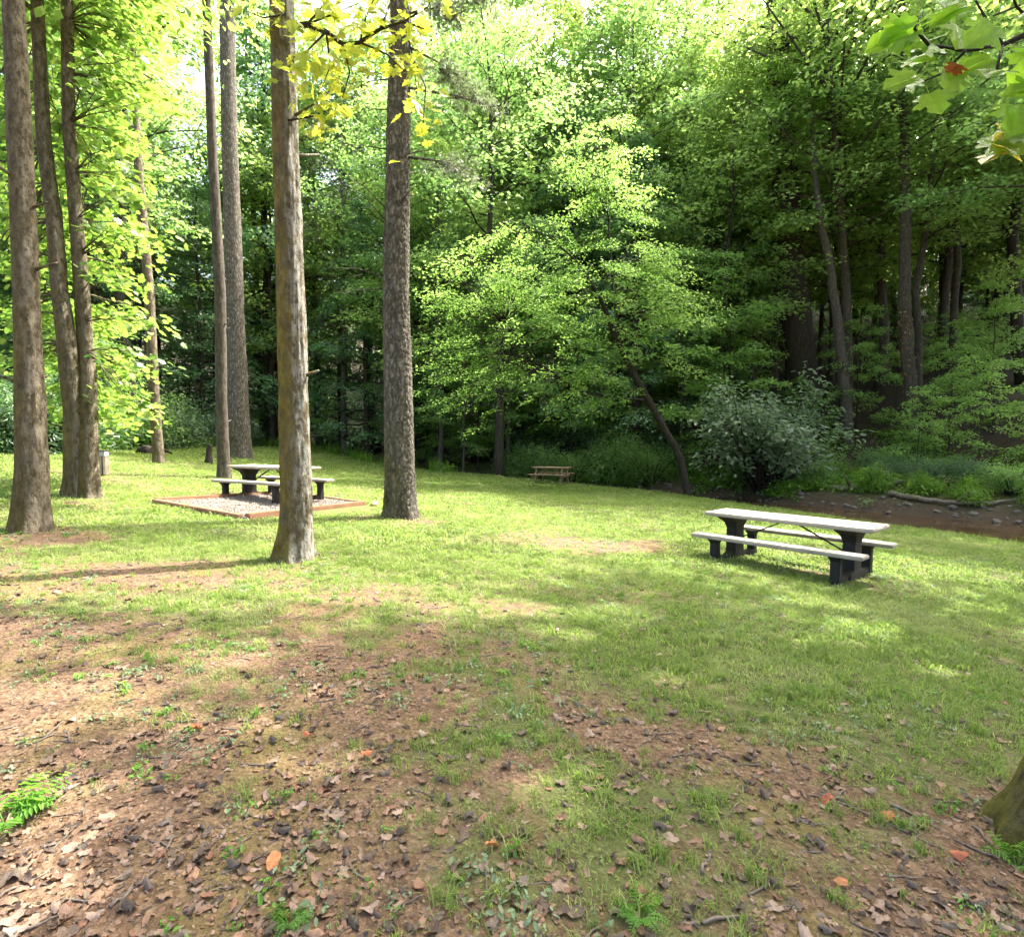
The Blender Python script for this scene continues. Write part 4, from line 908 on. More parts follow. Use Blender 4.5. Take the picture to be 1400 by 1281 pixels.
shade_caster_tree(6.5, -3.0, 18, 6.0, 64, 'added unseen shade tree behind the viewpoint')
bP = base_at(1154, 590); print('P', bP)
shade_caster_tree(bP[0], bP[1], 23, 7.8, 65, 'straight grey trunk with high crown close behind the crooked slender trunk', 44, 60, (-4.2, -4.0))  # trunk is a real one; crown sized and shifted to shade the lawn

# ---- individual trees of the slope
def limb_tree(name, label, base, paths, radii_list, ends, R, ncl, size, tpl, mat, bark, seed, droop=.4, flat=.1, rtw=.012, bark2=None):
    rng = np.random.default_rng(seed); e = empty(name, base); tag(e, label, 'tree'); tb = Tubes(); sk = []
    for P, rr in zip(paths, radii_list):
        P = np.asarray(P); d = np.linspace(0, 1, len(P)); q = np.linspace(0, 1, len(P) * 4); PP = np.stack([np.interp(q, d, P[:, i]) for i in range(3)], 1)
        PP[1:-1] = .25 * PP[:-2] + .5 * PP[1:-1] + .25 * PP[2:]
        PP[1:-1] += rng.normal(0, .02, PP[1:-1].shape); tb.add(PP, np.interp(q, np.linspace(0, 1, len(rr)), rr), 9); sk.append(PP[len(PP) // 5:])
    if ends is not None and len(ends):
        tw = Tubes(); X = skeleton_crown(rng, np.concatenate(sk), ends, R, ncl, size, tpl, mat, tw, rtw, flat, droop); tb = join_tubes(tb, tw)
        cm = crown_mesh(name + '_crown', *X, tpl, M[mat])
    link('trunk', tb.mesh(name + '_trunk', M[bark]), e)
    if ends is not None and len(ends): tag(link('crown', cm, e), kind='stuff')
    return e
def ellipsoid_ends(rng, n, regions, base):
    out = []
    for (u, v, ru, rv, Y, rY, w) in regions:
        for _ in range(int(n * w)):
            d = norm(rng.normal(0, 1, 3)) * rng.random() ** .4; out.append(at(u + ru * d[0], v + rv * d[1], Y + rY * d[2]) - base)
    return np.array(out)
def on_ground(u, Y):
    x = (u - 700) / F_PX * Y; return np.array([x, Y, gz(x, Y)])

r0 = np.random.default_rng(71)
bM = on_ground(948, 24.0)
mp = [np.array([0, 0, -.2])] + list(px_path(bM, [(928, 618, 0), (886, 548, -.3), (850, 480, -.6), (822, 410, -.9), (795, 365, -1.2), (755, 325, -1.4), (700, 300, -1.6)]))
m2 = list(px_path(bM, [(850, 480, -.6), (838, 400, -.4), (832, 300, 0), (822, 180, .2)]))
m3 = list(px_path(bM, [(886, 548, -.3), (800, 540, -1.2), (740, 500, -1.8), (690, 440, -2.2)]))
endsM = ellipsoid_ends(r0, 300, [(825, 250, 85, 95, 23.5, 1.6, .2), (690, 390, 125, 85, 22.3, 1.8, .30), (840, 410, 125, 100, 22.8, 1.8, .3), (650, 510, 95, 80, 21.8, 1.6, .18), (930, 420, 60, 90, 23, 1.6, .1), (790, 540, 90, 50, 22.5, 1.5, .1)], bM)
limb_tree('leaning_maple', 'leaning maple with arching trunk and sunlit light green layered leaves over the creek', bM, [mp, m2, m3], [[.17, .15, .13, .1, .06, .03, .012], [.07, .045, .012], [.06, .04, .015]], endsM, .55, 46, .118, 'oval', 'spring', 'bark_dark', 72)

bN = base_at(1104, 585); kN = bN[1] / F_PX
limb_tree('large_tree', 'thick dark straight trunk rising behind the silvery bush', bN, [[np.array([0, 0, -.3])] + list(px_path(bN, [(1100, 520, 0), (1085, 400, 0), (1075, 280, 0), (1066, 150, 0), (1060, -60, 0)]))], [np.array([21, 19, 18, 17, 16, 13]) * kN],
          ellipsoid_ends(r0, 70, [(1060, 60, 90, 70, bN[1] - .5, 2.5, 1)], bN), .7, 46, .17, 'diamond', 'hill2', 'bark_dark', 73)
bO = base_at(1160, 612); kO = bO[1] / F_PX
limb_tree('slender_tree', 'crooked slender pale trunk with yellow green top on the slope', bO, [[np.array([0, 0, -.3])] + list(px_path(bO, [(1158, 560, 0), (1150, 480, 0), (1138, 390, 0), (1122, 300, 0), (1112, 230, 0), (1108, 120, 0), (1105, 20, 0)]))], [np.array([7.5, 7, 6.5, 5.5, 4.5, 3.5, 2.5, 1.5]) * kO],
          ellipsoid_ends(r0, 110, [(1105, 110, 80, 80, bO[1], 1.6, .8), (1190, 160, 60, 40, bO[1], 1.2, .2)], bO), .45, 40, .13, 'oval', 'maple', 'bark_grey', 74)
bQ = base_at(1246, 592); kQ = bQ[1] / F_PX
limb_tree('vine_clad_tree', 'trunk clad in rusty brown dead vine leaves above the path', bQ, [[np.array([0, 0, -.3])] + list(px_path(bQ, [(1246, 560, 0), (1240, 480, 0), (1236, 400, 0), (1238, 300, 0), (1236, 180, 0), (1232, 0, 0)]))], [np.array([9, 8.5, 8, 7, 6.5, 5.5, 4]) * kQ],
          ellipsoid_ends(r0, 60, [(1230, 110, 110, 70, bQ[1] - .5, 2, 1)], bQ), .6, 46, .15, 'diamond', 'hill', 'bark_grey', 76)
eQ = [o for o in bpy.data.objects if o.name.startswith('vine_clad_tree')][0]
nv = 900; zv = r0.uniform(.2, 6.2, nv); tv = r0.uniform(0, 6.28, nv); pc = px_path(bQ, [(1246, 560, 0), (1240, 480, 0), (1236, 400, 0), (1238, 300, 0)]); pc = np.concatenate([[[0, 0, 0]], pc])
cx, cy = np.interp(zv, pc[:, 2], pc[:, 0]), np.interp(zv, pc[:, 2], pc[:, 1]); out3 = np.stack([np.cos(tv), np.sin(tv), np.zeros(nv)], 1)
vine = crown_mesh('vine_leaves', np.stack([cx, cy, zv], 1) + out3 * r0.uniform(.2, .3, (nv, 1)), out3 + r0.normal(0, .4, (nv, 3)), np.array([0, 0, -1.0]) + r0.normal(0, .4, (nv, 3)), r0.uniform(.09, .17, nv), 'oval', leaf_mat('rusty_vine_leaf', [(.10, .05, .025), (.22, .11, .06), (.38, .24, .15)], (.3, .15, .06), .2))
o = link('vine', vine, eQ); tag(o, kind='stuff')

# silvery bush over the creek
bS = base_at(1045, 668); print('bush', bS, 'N', bN, 'O', bO, 'Q', bQ); st, lv = shrub_mesh(88, 4.4, 3.0, 40, 44, .16, .42, 'olive', 'oval')
e = empty('silvery_bush', (bS[0], bS[1], gz(bS[0], bS[1])), .4, 1.35); e.scale = (1.7, 1.35, 1.3); tag(e, 'large silvery green bush leaning over the creek behind the pale table', 'bush'); link('stem', st, e); tag(link('foliage', lv, e), kind='stuff')

# ------------------------------------------------------------------ picnic tables
def loft(name, secs, mat, bev=.012):
    """box-like solid through rectangular sections (z, half x, half y, x offset, y offset)"""
    bm = bmesh.new(); rings = []
    for z, hx, hy, ox, oy in secs: rings.append([bm.verts.new((ox + sx * hx, oy + sy * hy, z)) for sx, sy in ((-1, -1), (1, -1), (1, 1), (-1, 1))])
    bm.faces.new(rings[0][::-1]); bm.faces.new(rings[-1])
    for a, b in zip(rings[:-1], rings[1:]):
        for i in range(4): bm.faces.new((a[i], a[(i + 1) % 4], b[(i + 1) % 4], b[i]))
    if bev: bmesh.ops.bevel(bm, geom=bm.edges[:], offset=bev, segments=2, affect='EDGES', clamp_overlap=True)
    me = bpy.data.meshes.new(name); bm.to_mesh(me); bm.free(); me.materials.append(mat); return me
def box(name, sx, sy, sz, mat, bev=.01): return loft(name, [(-sz / 2, sx / 2, sy / 2, 0, 0), (sz / 2, sx / 2, sy / 2, 0, 0)], mat, bev)
def bar(name, a, b, w, h, mat, parent, bev=.004):
    a, b = Vector(a), Vector(b); d = b - a; me = box(name, d.length, w, h, mat, bev); o = link(name, me, parent, (a + b) / 2); o.rotation_euler = d.to_track_quat('X', 'Z').to_euler(); return o
TBL = dict(top=box('tabletop', 2.44, .72, .055, M['slab'], .014), bench=box('bench', 2.44, .27, .055, M['slab'], .012),
           ped=loft('pedestal', [(-.03, .085, .30, 0, 0), (.09, .085, .26, 0, 0), (.13, .08, .15, 0, 0), (.52, .08, .14, 0, 0), (.62, .105, .20, 0, 0), (.68, .14, .32, 0, 0), (.706, .145, .33, 0, 0)], M['iron'], .01),
           post=loft('bench_post', [(-.03, .06, .06, 0, 0), (.33, .06, .055, 0, 0), (.37, .075, .10, 0, 0), (.396, .075, .11, 0, 0)], M['iron'], .008),
           beam=box('base_beam', .11, 1.36, .10, M['iron'], .012))
def pale_table(loc, yaw, label):
    e = empty('picnic_table', loc, yaw); tag(e, label, 'picnic table')
    link('tabletop', TBL['top'], e, (0, 0, .735))
    for s in (-1, 1): link('bench', TBL['bench'], e, (0, s * .615, .425))
    for s in (-1, 1):
        link('pedestal', TBL['ped'], e, (s * .86, 0, 0)); link('base_beam', TBL['beam'], e, (s * .86, 0, .035))
        for t in (-1, 1): link('bench_post', TBL['post'], e, (s * .87, t * .615, 0))
        bar('brace', (s * .07, 0, .70), (s * .80, 0, .34), .03, .02, M['iron'], e)
    return e
bT = np.array([4.22, 8.5]); pale_table((bT[0], bT[1], gz(*bT) + .0), -.851, 'pale slab picnic table with dark legs standing alone on the grass')

def timber_pad():
    c0, c1, c2 = base_at(208, 687), base_at(333, 710), base_at(500, 690); c3 = c0 + c2 - c1; cs = [c0, c1, c2, c3]
    for c in cs: c[2] = gz(c[0], c[1])
    cen = sum(cs) / 4; e = empty('gravel_pad', (cen[0], cen[1], cen[2])); tag(e, 'gravel rectangle edged with rusty brown timbers under the far left table', 'gravel pad')
    rng = np.random.default_rng(4)
    for a, b in ((c0, c1), (c1, c2), (c2, c3), (c3, c0)):
        d = norm(b - a) * .07; bar('timber', a - cen + d + [0, 0, .025 + rng.normal(0, .008)], b - cen - d + [0, 0, .025 + rng.normal(0, .008)], .13, .12, M['timber'], e, .015)
    n = 14; V = []; 
    for i in range(n + 1):
        for j in range(n + 1):
            u, v = i / n, j / n; p = c1 + (c0 - c1) * u + (c2 - c1) * v; V.append((p[0] - cen[0], p[1] - cen[1], gz(p[0], p[1]) + .02 - cen[2]))
    Fs = [(i * (n + 1) + j, (i + 1) * (n + 1) + j, (i + 1) * (n + 1) + j + 1, i * (n + 1) + j + 1) for i in range(n) for j in range(n)]
    link('gravel_bed', poly_mesh('gravel_bed', V, [f[::-1] for f in Fs], M['gravel']), e)
    m = 5200; uv = rng.random((m, 2)); P = c1 + (c0 - c1) * uv[:, :1] + (c2 - c1) * uv[:, 1:]; P[:, 2] = terrain(P[:, 0], P[:, 1]) + .026; P = P - cen
    tag(scatter('gravel', P, rng.uniform(0, 6.28, (m, 3)), rng.uniform(.5, 1.6, m), rng.integers(0, 4, m), [pebble('pad_pebble', s, .022, M['gravel']) for s in range(4)], e), kind='stuff')
    return cs, cen
def pebble(name, seed, r, mat):
    rng = np.random.default_rng(seed); bm = bmesh.new(); bmesh.ops.create_icosphere(bm, subdivisions=1, radius=r)
    for v in bm.verts: v.co *= rng.uniform(.75, 1.2); v.co.z *= .65; v.co.x *= 1.2
    me = bpy.data.meshes.new(name); bm.to_mesh(me); bm.free(); me.materials.append(mat); return me
PC, PCEN = timber_pad()
yl = math.atan2(PC[1][1] - PC[0][1], PC[1][0] - PC[0][0])
tl = base_at(374, 684); pale_table((tl[0], tl[1], tl[2] + .04), yl - .05, 'pale slab picnic table on the timber edged gravel pad')
def rock(name, loc, sx, sy, sz, seed, mat, label, cat, group=None):
    rng = np.random.default_rng(seed); bm = bmesh.new(); bmesh.ops.create_icosphere(bm, subdivisions=3, radius=1)
    co = np.array([v.co for v in bm.verts]); f = .75 + .5 * fbm(co * 1.6 + seed * 3, seed, 3)
    for v, k in zip(bm.verts, f): v.co = Vector((v.co.x * sx * k, v.co.y * sy * k, v.co.z * sz * k))
    me = bpy.data.meshes.new(name); bm.to_mesh(me); bm.free(); me.materials.append(mat); me.polygons.foreach_set('use_smooth', np.ones(len(me.polygons), bool))
    return tag(link(name, me, None, loc, (0, 0, rng.uniform(0, 6))), label, cat, group)
q = base_at(512, 691); rock('timber_stub', (q[0], q[1], q[2] + .04), .26, .08, .06, 5, M['oldwood'], 'short brown timber stub at the pad corner near the big pine', 'timber')

def wood_table():
    b = base_at(754, 661); e = empty('picnic_table', b, -.42); tag(e, 'small brown wooden picnic table far off at the lawn edge', 'picnic table')
    pk = box('plank', 1.75, .135, .04, M['oldwood'], .006)
    for i in range(5): link('plank', pk, e, (0, -.29 + .145 * i, .74))
    for s in (-1, 1):
        for k in (-.07, .07): link('bench_plank', pk, e, (0, s * .66 + k, .44))
    for sx in (-1, 1):
        x = sx * .62
        for s in (-1, 1): bar('leg', (x, s * .24, .72), (x, s * .62, -.03), .045, .11, M['oldwood'], e)
        bar('seat_beam', (x + .05 * sx, -.76, .38), (x + .05 * sx, .76, .38), .045, .10, M['oldwood'], e); bar('top_beam', (x + .05 * sx, -.34, .69), (x + .05 * sx, .34, .69), .045, .08, M['oldwood'], e)
        bar('brace', (x - .05 * sx, 0, .40), (sx * .12, 0, .70), .045, .07, M['oldwood'], e)
wood_table()

def waste_bin():
    b = base_at(138, 650); k = b[1] / F_PX; e = empty('waste_bin', b, .3); tag(e, 'pale slatted waste bin with dark liner beside the twin stemmed tree', 'bin')
    H = 34 * k; Wd = 15 * k
    link('liner', loft('liner', [(.03, Wd * .36, Wd * .36, 0, 0), (H * .92, Wd * .4, Wd * .4, 0, 0)], M['darkbin'], .01), e)
    sl = box('slat', Wd * .11, .022, H * .74, M['palewood'], .004)
    for side in range(4):
        a = side * math.pi / 2
        for i in range(5):
            o = -.4 * Wd + i * .2 * Wd; link('slat', sl, e, (math.cos(a) * o - math.sin(a) * Wd * .5, math.sin(a) * o + math.cos(a) * Wd * .5, H * .40), (0, 0, a))
    link('rim', loft('rim', [(H * .78, Wd * .52, Wd * .52, 0, 0), (H * .96, Wd * .52, Wd * .52, 0, 0)], M['binmetal'], .01), e)
    link('lid', loft('lid', [(H * .965, Wd * .56, Wd * .56, 0, 0), (H * .99, Wd * .56, Wd * .56, 0, 0), (H * 1.03, Wd * .4, Wd * .4, 0, 0)], M['darkbin'], .008), e)
waste_bin()

def stump(name, u, v, w, h, seed, mat, label, cat, rag=.25):
    b = base_at(u, v); k = b[1] / F_PX; R = w * k / 2; H = h * k; e = empty(name, b); tag(e, label, cat)
    me = trunk_mesh(name + '_body', [(0, 0, -.15), (0, 0, H * .5), (.04, 0, H)], [R, R * .9, R * .82], 28, .05, mat, seed, .12, .16, .35, .15)
    link('body', me, e); return e, R, H, b
e, R, H, b = stump('tree_stump', 202, 621, 17, 11, 3, M['bark_dark'], 'low dark ragged stump beside the thin brown trunk', 'stump')
tb = Tubes(); 
for a, l in ((.2, .9), (2.8, .7), (-1.0, .6)): tb.add(np.array([(0, 0, .12), (math.cos(a) * l * .6, math.sin(a) * l * .6, .2), (math.cos(a) * l, math.sin(a) * l, .02)]), [.14, .10, .03], 8)
link('root', tb.mesh('stump_root', M['bark_dark']), e)
stump('wooden_post', 286, 634, 8, 27, 8, M['bark_dark'], 'short dark weathered post left of the slender grey trunk', 'post')

# ---- fallen logs on the far bank
def log(name, pix, r, label, mat='deadwood', lift=.08, side=()):
    P = np.array([pix_ground(u, v) for u, v in pix]); P[:, 2] = terrain(P[:, 0], P[:, 1]) + lift
    rng = np.random.default_rng(int(pix[0][0])); q = np.linspace(0, len(P) - 1, 22); C = np.stack([np.interp(q, np.arange(len(P)), P[:, i]) for i in range(3)], 1)
    C[1:-1] = .25 * C[:-2] + .5 * C[1:-1] + .25 * C[2:]; C += rng.normal(0, r * .15, C.shape)
    tb = Tubes(); b = C[0].copy(); tb.add(C - b, r * (1 - .55 * np.linspace(0, 1, 22)) * rng.uniform(.9, 1.1, 22), 10)
    for f, d, l in side:
        p = C[int(f * 21)] - b; dv = norm(np.array(d, float)); tb.add(np.stack([p, p + dv * l * .5 + [0, 0, .05], p + dv * l]), [r * .5, r * .35, r * .12], 6)
    return tag(link(name, tb.mesh(name, M[mat]), None, b), label, 'log')
log('fallen_log', [(1105, 668), (1150, 672), (1190, 671), (1225, 665), (1262, 655)], .13, 'long grey fallen log bending along the far creek bank', lift=.14, side=[(.35, (-.5, -.4, .5), .9), (.7, (.2, .3, .9), .6)])
log('fallen_log', [(1215, 679), (1265, 688), (1310, 692), (1350, 692), (1388, 688)], .10, 'thin bare fallen log at the water edge near the right of the photo', lift=.12, side=[(.5, (.3, -.5, .4), .7)])
log('fallen_branch', [(1035, 668), (1060, 672), (1095, 676)], .07, 'dead branch tangled under the silvery bush', lift=.15, side=[(.3, (-.4, .2, .8), .8), (.6, (.5, 0, .8), .7)])

# ---- creek stones, bank plants, tall weeds
def scatter_on(name, n, xr, yr, test, protos, smin, smax, seed, label, cat, tilt=.15, sink=0.0):
    rng = np.random.default_rng(seed); x = rng.uniform(*xr, n); y = rng.uniform(*yr, n); k = test(x, y, rng); x, y = x[k], y[k]; m = len(x)
    P = np.stack([x, y, terrain(x, y) - sink], 1); rot = np.stack([rng.normal(0, tilt, m), rng.normal(0, tilt, m), rng.uniform(0, 6.28, m)], 1)
    print(name, m); return tag(scatter(name, P, rot, rng.uniform(smin, smax, m), rng.integers(0, len(protos), m), protos), label, cat, kind='stuff')
def plant_mesh(name, seed, nl, h, spread, size, mat, tpl='oval'):
    r = np.random.default_rng(seed); P = np.stack([r.normal(0, spread, nl), r.normal(0, spread, nl), h * r.uniform(.25, 1.0, nl)], 1)
    O = norm(np.stack([P[:, 0], P[:, 1], np.full(nl, .1)], 1) + r.normal(0, .2, (nl, 3))); V, T = leaf_geo(P, np.array([0, 0, 1.0]) + O * .5 + r.normal(0, .3, (nl, 3)), O, size * r.uniform(.6, 1.3, nl), tpl)
    tb = Tubes()
    for i in range(0, nl, 3): tb.add(np.stack([[P[i, 0] * .3, P[i, 1] * .3, -.02], P[i]]), [.004, .002], 3)
    V2 = np.concatenate(tb.V); T2 = np.concatenate(tb.T) + len(V); return tri_mesh(name, np.concatenate([V, V2]), np.concatenate([T, T2]), mat)
scatter_on('creek_stones', 2400, (3, 22), (10, 30), lambda x, y, r: (creek_s(x, y) > 5.0) & (creek_s(x, y) < 7.4) & in_view(x, y), [pebble('creek_stone', s + 30, .08, M['stone']) for s in range(5)], .3, 1.9, 51, 'grey stones lying along the far water line', 'stones')
wp = [plant_mesh('bank_plant', s, 34, .45, .22, .13, M['weed']) for s in range(3)] + [plant_mesh('bank_plant', s + 9, 26, .3, .2, .12, M['shade_plant']) for s in range(2)]
scatter_on('bank_plants', 12000, (2, 40), (12, 38), lambda x, y, r: ((creek_s(x, y) > 7.4) | ((creek_s(x, y) > 6.2) & ((x / y < .42) | (n2(x, y, .7, 77) > .58)))) & (creek_s(x, y) < 18) & in_view(x, y) & (np.abs(creek_s(x, y) - 10.2 - .8 * np.sin(y * .3)) > .7) & (n2(x, y, .5, 12) > .43) & (r.random(len(x)) < .65 * ss(19, 9, creek_s(x, y))), wp, .6, 1.3, 52, 'low green weeds and seedlings covering the far creek bank', 'weeds')
rw = np.random.default_rng(3)
tall = [tuft_mesh('tall_grass', rw, 22, .75, .22, .014, M['weed'], .55) for _ in range(3)] + wp[:2]
scatter_on('tall_weeds', 5200, (-34, -3), (17, 44), lambda x, y, r: in_view(x, y) & (((x < -17) & (y > 19 + .0 * x)) | ((creek_s(x, y) > -1.2) & (creek_s(x, y) < 1.6) & (x < -1))) & (n2(x, y, .35, 6) > .40), tall, .7, 1.25, 53, 'bright green tall weeds along the wood edge behind the lawn', 'weeds')
edge_g = [tuft_mesh('bank_grass', rw, 20, .12, .10, .006, M['grass'], .8) for _ in range(3)]
scatter_on('bank_grass', 26000, (-4, 15), (8, 32), lambda x, y, r: in_view(x, y) & (creek_s(x, y) > -.7) & (creek_s(x, y) < .28) & (r.random(len(x)) < ss(-.8, .1, creek_s(x, y))), edge_g, .5, 1.2, 54, 'longer grass fringe along the near creek edge', 'grass')

# ------------------------------------------------------------------ leaf litter of the foreground
def dead_leaf_mesh(name, seed, mat, shape):
    r = np.random.default_rng(seed); n = 15; a = np.linspace(0, 2 * math.pi, n, endpoint=False)
    rad = (1 + .16 * np.cos(5 * a + r.uniform(0, 6)) + r.normal(0, .09, n)) if shape == 'maple' else 1 + r.normal(0, .06, n)
    wd = .40 if shape == 'maple' else .25; ring = lambda f: np.stack([.5 - .5 * np.cos(a) * rad * f, wd * np.sin(a) * rad * f, 0 * a], 1)
    V = np.concatenate([[[.5, 0, 0]], ring(.5), ring(1.0)]); i = np.arange(n); j = (i + 1) % n
    T = np.concatenate([np.stack([0 * i, 1 + j, 1 + i], 1), np.stack([1 + i, 1 + j, 1 + n + j], 1), np.stack([1 + i, 1 + n + j, 1 + n + i], 1)])
    V = V.copy(); V[:, 0] -= .5; k1, k2, tw = r.uniform(-.4, .9), r.choice([-1, 1]) * r.uniform(.1, 1.7), r.uniform(-.6, .6)
    V[:, 2] = k1 * V[:, 0] ** 2 * .9 + k2 * V[:, 1] ** 2 * 1.3 + tw * V[:, 0] * V[:, 1] + r.normal(0, .04, len(V)) + .10 * np.sin(V[:, 0] * 9 + seed) * np.abs(V[:, 1]); V[:, 1] *= 1 / (1 + .5 * abs(k2) * np.abs(V[:, 1]) * 1.5)
    V[:, 2] -= V[:, 2].min() - .01
    me = tri_mesh(name, V, T, mat); return me
DL = [dead_leaf_mesh('dead_leaf', s, M['dead'], 'maple' if s % 3 else 'oval') for s in range(9)] + [dead_leaf_mesh('dark_dead_leaf', s + 20, M['dark_dead'], 'maple' if s % 2 else 'oval') for s in range(4)] + [dead_leaf_mesh('tan_dead_leaf', s + 30, M['tan_dead'], 'oval' if s % 2 else 'maple') for s in range(3)]
OL = [dead_leaf_mesh('orange_leaf', s, M['orange'], 'maple') for s in (43, 46, 52)]
def litter():
    rng = np.random.default_rng(19); n = 34000
    y = 1.4 + 11.5 * rng.random(n) ** 1.5; x = rng.uniform(-1, 1, n) * (.95 * y + .5); c = cover(x, y); cl = n2(x, y, 1.7, 44, 3)
    dens = (1 - .86 * c) * np.clip((cl - .33) * 4.2, .06, 1) * (.35 + .65 * ss(7, 4.2, y)) + .05
    k = in_view(x, y) & (rng.random(n) < dens * .7) & ~in_pad(x, y); x, y = x[k], y[k]
    for bx, by in ((bA[0], bA[1]), (bB[0], bB[1]), (bE[0], bE[1]), (bF[0], bF[1]), (bH[0], bH[1])):
        m_ = 130; a_ = rng.uniform(0, 6.28, m_); r_ = .3 + .75 * rng.random(m_) ** 1.5; x = np.append(x, bx + r_ * np.cos(a_)); y = np.append(y, by + r_ * np.sin(a_))
    s = .016 + .048 * rng.random(len(x)) ** 1.9; pick = rng.choice(len(DL), len(x), p=np.array([1.0] * 9 + [.55] * 4 + [.8] * 3) / 13.6); z = terrain(x, y)
    rot = np.stack([rng.normal(0, .15, len(x)), rng.normal(0, .15, len(x)), rng.uniform(0, 6.28, len(x))], 1)
    # the nearest, largest leaves are single objects
    order = np.argsort(-(s / y) * (y < 3.4)); big = order[:210]; rest = order[210:]
    kinds = ['curled brown fallen leaf lying on the bare soil', 'dark nearly black fallen leaf lying on the bare soil', 'pale tan fallen leaf lying on the bare soil']
    grp = ['brown fallen leaves on the soil', 'dark fallen leaves on the soil', 'tan fallen leaves on the soil']
    for i in big:
        k2 = 0 if pick[i] < 9 else (1 if pick[i] < 13 else 2)
        tag(link('fallen_leaf', DL[pick[i]], None, (x[i], y[i], z[i]), rot[i], s[i]), kinds[k2], 'leaf', grp[k2])
    tag(scatter('leaf_litter', np.stack([x, y, z], 1)[rest], rot[rest], s[rest], pick[rest], DL), 'brown and grey dead leaves strewn over soil and grass', 'leaf litter', kind='stuff'); print('leaves', len(x))
    for i, (u, v, sc, lb) in enumerate([(1133, 1098, .10, 'bright orange curled leaf on the clover patch'), (1213, 1120, .09, 'orange leaf beside the long thin twig'), (1310, 1176, .09, 'salmon orange leaf below the mossy trunk'),
            (268, 1000, .09, 'orange leaf on bare soil at left of the photo'), (372, 1182, .09, 'reddish leaf on bare soil near the bottom left'), (502, 1036, .08, 'rust orange leaf on grass tuft in the middle foreground'), (672, 1160, .07, 'small yellow orange leaf in the bottom centre'), (1150, 1210, .06, 'small pale orange leaf on the moss patch'), (420, 1010, .07, 'dull orange leaf on soil left of centre')]):
        p = pix_ground(u, v); tag(link('orange_leaf', OL[i % 3], None, (p[0], p[1], gz(p[0], p[1]) + .012), (rng.normal(0, .3), rng.normal(0, .3), rng.uniform(0, 6)), sc * .72), lb, 'leaf')
litter()
def debris():
    rng = np.random.default_rng(83); ms = []
    for k in range(6):
        m_ = M[['dead', 'dead', 'tan_dead', 'dark_dead', 'dead', 'deadwood'][k]]; n = 6; a = np.linspace(0, 6.28, n, endpoint=False); rd = rng.uniform(.5, 1.1, n)
        V = np.concatenate([[[0, 0, .22]], np.stack([np.cos(a) * rd * .5, np.sin(a) * rd * (.16 if k == 5 else .32), .12 + rng.normal(0, .1, n)], 1)]); ms.append(tri_mesh('soil_chip', V, np.array([(0, 1 + i, 1 + (i + 1) % n) for i in range(n)]), m_))
    n = 42000; y = 1.4 + 6.5 * rng.random(n) ** 1.35; x = rng.uniform(-1, 1, n) * (.95 * y + .4); k = in_view(x, y) & (rng.random(n) < (1.02 - .95 * cover(x, y)) * ss(8, 4, y)); x, y = x[k], y[k]; m = len(x)
    tag(scatter('soil_debris', np.stack([x, y, terrain(x, y)], 1), np.stack([rng.normal(0, .3, m), rng.normal(0, .3, m), rng.uniform(0, 6.28, m)], 1), .008 + .022 * rng.random(m) ** 2, rng.integers(0, 6, m), ms), 'small brown leaf crumbs and bark chips on the bare soil', 'debris', kind='stuff'); print('debris', m)
debris()
def stick(pix, r, label, mat='deadwood'):
    P = np.array([pix_ground(u, v) for u, v in pix]); P[:, 2] = terrain(P[:, 0], P[:, 1]) + r * .8; b = P[0].copy(); rng = np.random.default_rng(int(pix[0][0] + pix[0][1]))
    q = np.linspace(0, len(P) - 1, 9); C = np.stack([np.interp(q, np.arange(len(P)), P[:, i]) for i in range(3)], 1) - b; C[1:-1] += rng.normal(0, r * .6, (7, 3))
    tb = Tubes(); tb.add(C, r * (1 - .5 * np.linspace(0, 1, 9)) * rng.uniform(.85, 1.15, 9), 7); return tag(link('stick', tb.mesh('stick', M[mat]), None, b), label, 'stick')
stick([(935, 1262), (965, 1264), (1010, 1255)], .009, 'thick bent stick lying at the bottom centre right')
stick([(-10, 1232), (60, 1196)], .006, 'straight stick on soil at the left edge under the fern'); stick([(10, 1285), (100, 1245)], .006, 'pale stick in the bottom left corner'); stick([(150, 1242), (215, 1190)], .007, 'stick pointing up the soil in the lower left')
stick([(1120, 1085), (1200, 1120), (1290, 1162)], .005, 'long thin twig beside the orange leaves'); stick([(1215, 1100), (1250, 1115), (1285, 1135)], .006, 'short dark twig beside the mossy trunk foot'); stick([(960, 1195), (972, 1165)], .008, 'stubby tan stick standing out on the soil')
stick([(1330, 1130), (1400, 1200)], .006, 'twig running towards the right edge below the mossy trunk'); stick([(355, 1225), (400, 1190)], .005, 'thin twig on soil below the reddish leaf')
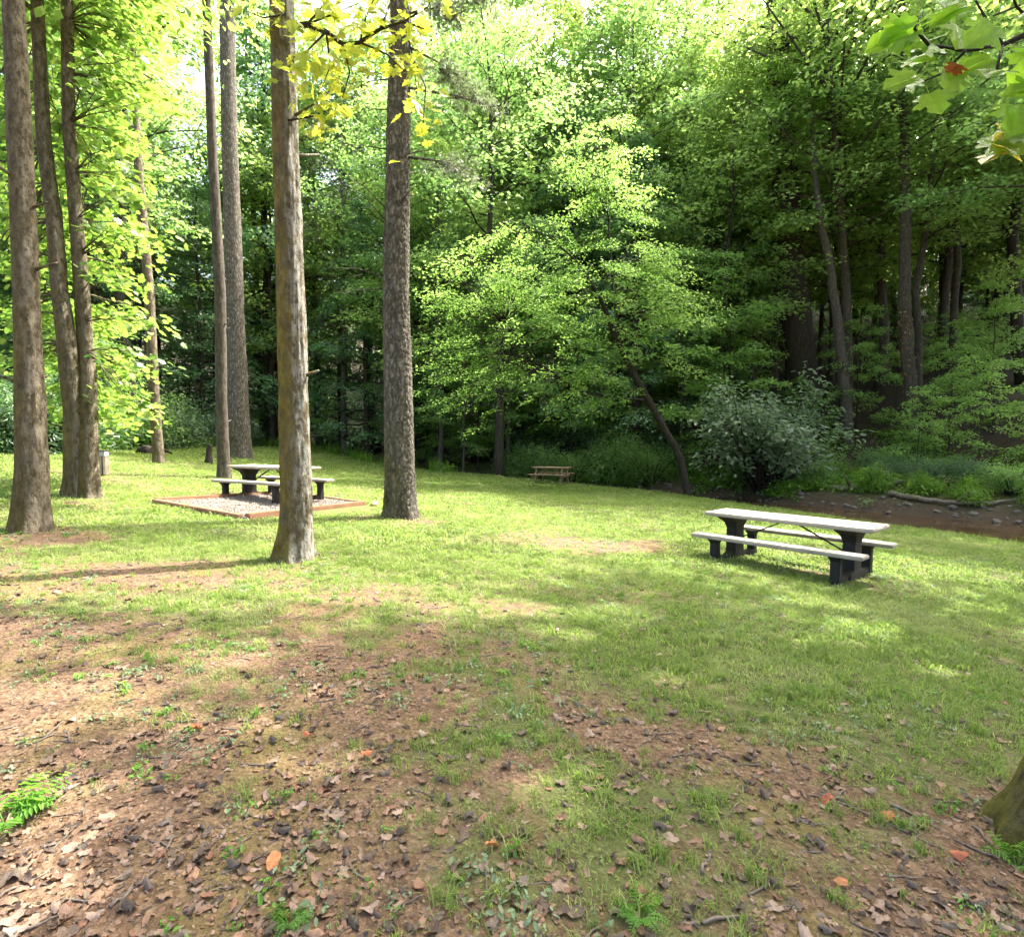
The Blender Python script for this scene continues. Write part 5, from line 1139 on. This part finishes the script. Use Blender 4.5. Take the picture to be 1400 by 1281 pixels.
def twigs():
    rng = np.random.default_rng(29); ms = []
    for i in range(4):
        tb = Tubes(); q = np.linspace(-.5, .5, 6); P = np.stack([q, rng.normal(0, .04, 6), np.full(6, .03)], 1); tb.add(P, [.03, .028, .025, .022, .018, .01], 5); tb.add(np.stack([P[3], P[3] + [.15, .15, .02]]), [.015, .006], 4); ms.append(tb.mesh('twig', M['deadwood']))
    n = 700; y = 1.4 + 7 * rng.random(n) ** 1.3; x = rng.uniform(-1, 1, n) * (.95 * y + .4); k = in_view(x, y) & (rng.random(n) < 1 - .7 * cover(x, y)); x, y = x[k], y[k]; m = len(x)
    tag(scatter('twig_litter', np.stack([x, y, terrain(x, y)], 1), np.stack([np.zeros(m), np.zeros(m), rng.uniform(0, 6.28, m)], 1), rng.uniform(.05, .18, m), rng.integers(0, 4, m), ms), 'thin dead twigs scattered over the soil', 'twigs', kind='stuff')
twigs()
cv = [plant_mesh('clover', s + 60, 16, .05, .05, .035, M['clover'], 'oval') for s in range(3)] + [plant_mesh('seedling', s + 70, 12, .06, .04, .04, M['shade_plant'], 'oval') for s in range(3)]
scatter_on('ground_clover', 5200, (-8, 9), (1.5, 10.5), lambda x, y, r: in_view(x, y) & (n2(x, y, 1.1, 62) > .52), cv, .35, .8, 55, 'small clover and seedling leaves between the fallen leaves', 'clover')
def leafy_plant(u, v, h, seed, label):
    b = base_at(u, v); r = np.random.default_rng(seed); e = empty('leafy_plant', b); tag(e, label, 'plant'); tb = Tubes(); PP, NN, DD, SS = [], [], [], []
    for i in range(11):
        a = r.uniform(0, 6.28); l = h * r.uniform(.6, 1.15); q = np.linspace(0, 1, 7)[:, None]; d = np.array([math.cos(a), math.sin(a), 0])
        C = d * l * q * .8 + np.array([0, 0, 1.0]) * l * (q * .9 - .55 * q ** 2); tb.add(C - [0, 0, .01], .003 * (1 - .7 * q[:, 0]) + .0006, 4); sd_ = np.array([-d[1], d[0], 0])
        for t in np.linspace(.25, 1, 9):
            p = np.array([np.interp(t, q[:, 0], C[:, j]) for j in range(3)])
            for s in (-1, 1): PP.append(p); NN.append(np.array([0, 0, 1.0]) + d * .4 * t + r.normal(0, .15, 3)); DD.append(sd_ * s + d * .5 + r.normal(0, .1, 3)); SS.append(h * .26 * (1.15 - .7 * t))
    link('stem', tb.mesh('plant_stem', M['shade_plant']), e); tag(link('foliage', crown_mesh('plant_leaves', np.array(PP), np.array(NN), np.array(DD), np.array(SS), 'long', M['shade_plant']), e), kind='stuff')
leafy_plant(8, 1130, .24, 1, 'feathery green plant at the left edge of the photo'); leafy_plant(1392, 1185, .16, 2, 'small green plant at the foot of the mossy edge trunk'); leafy_plant(42, 1110, .12, 3, 'small feathery green seedling beside the larger plant'); leafy_plant(395, 1262, .10, 4, 'small green weed at the bottom left of the photo')
leafy_plant(875, 1255, .12, 5, 'green weed clump at the bottom centre')
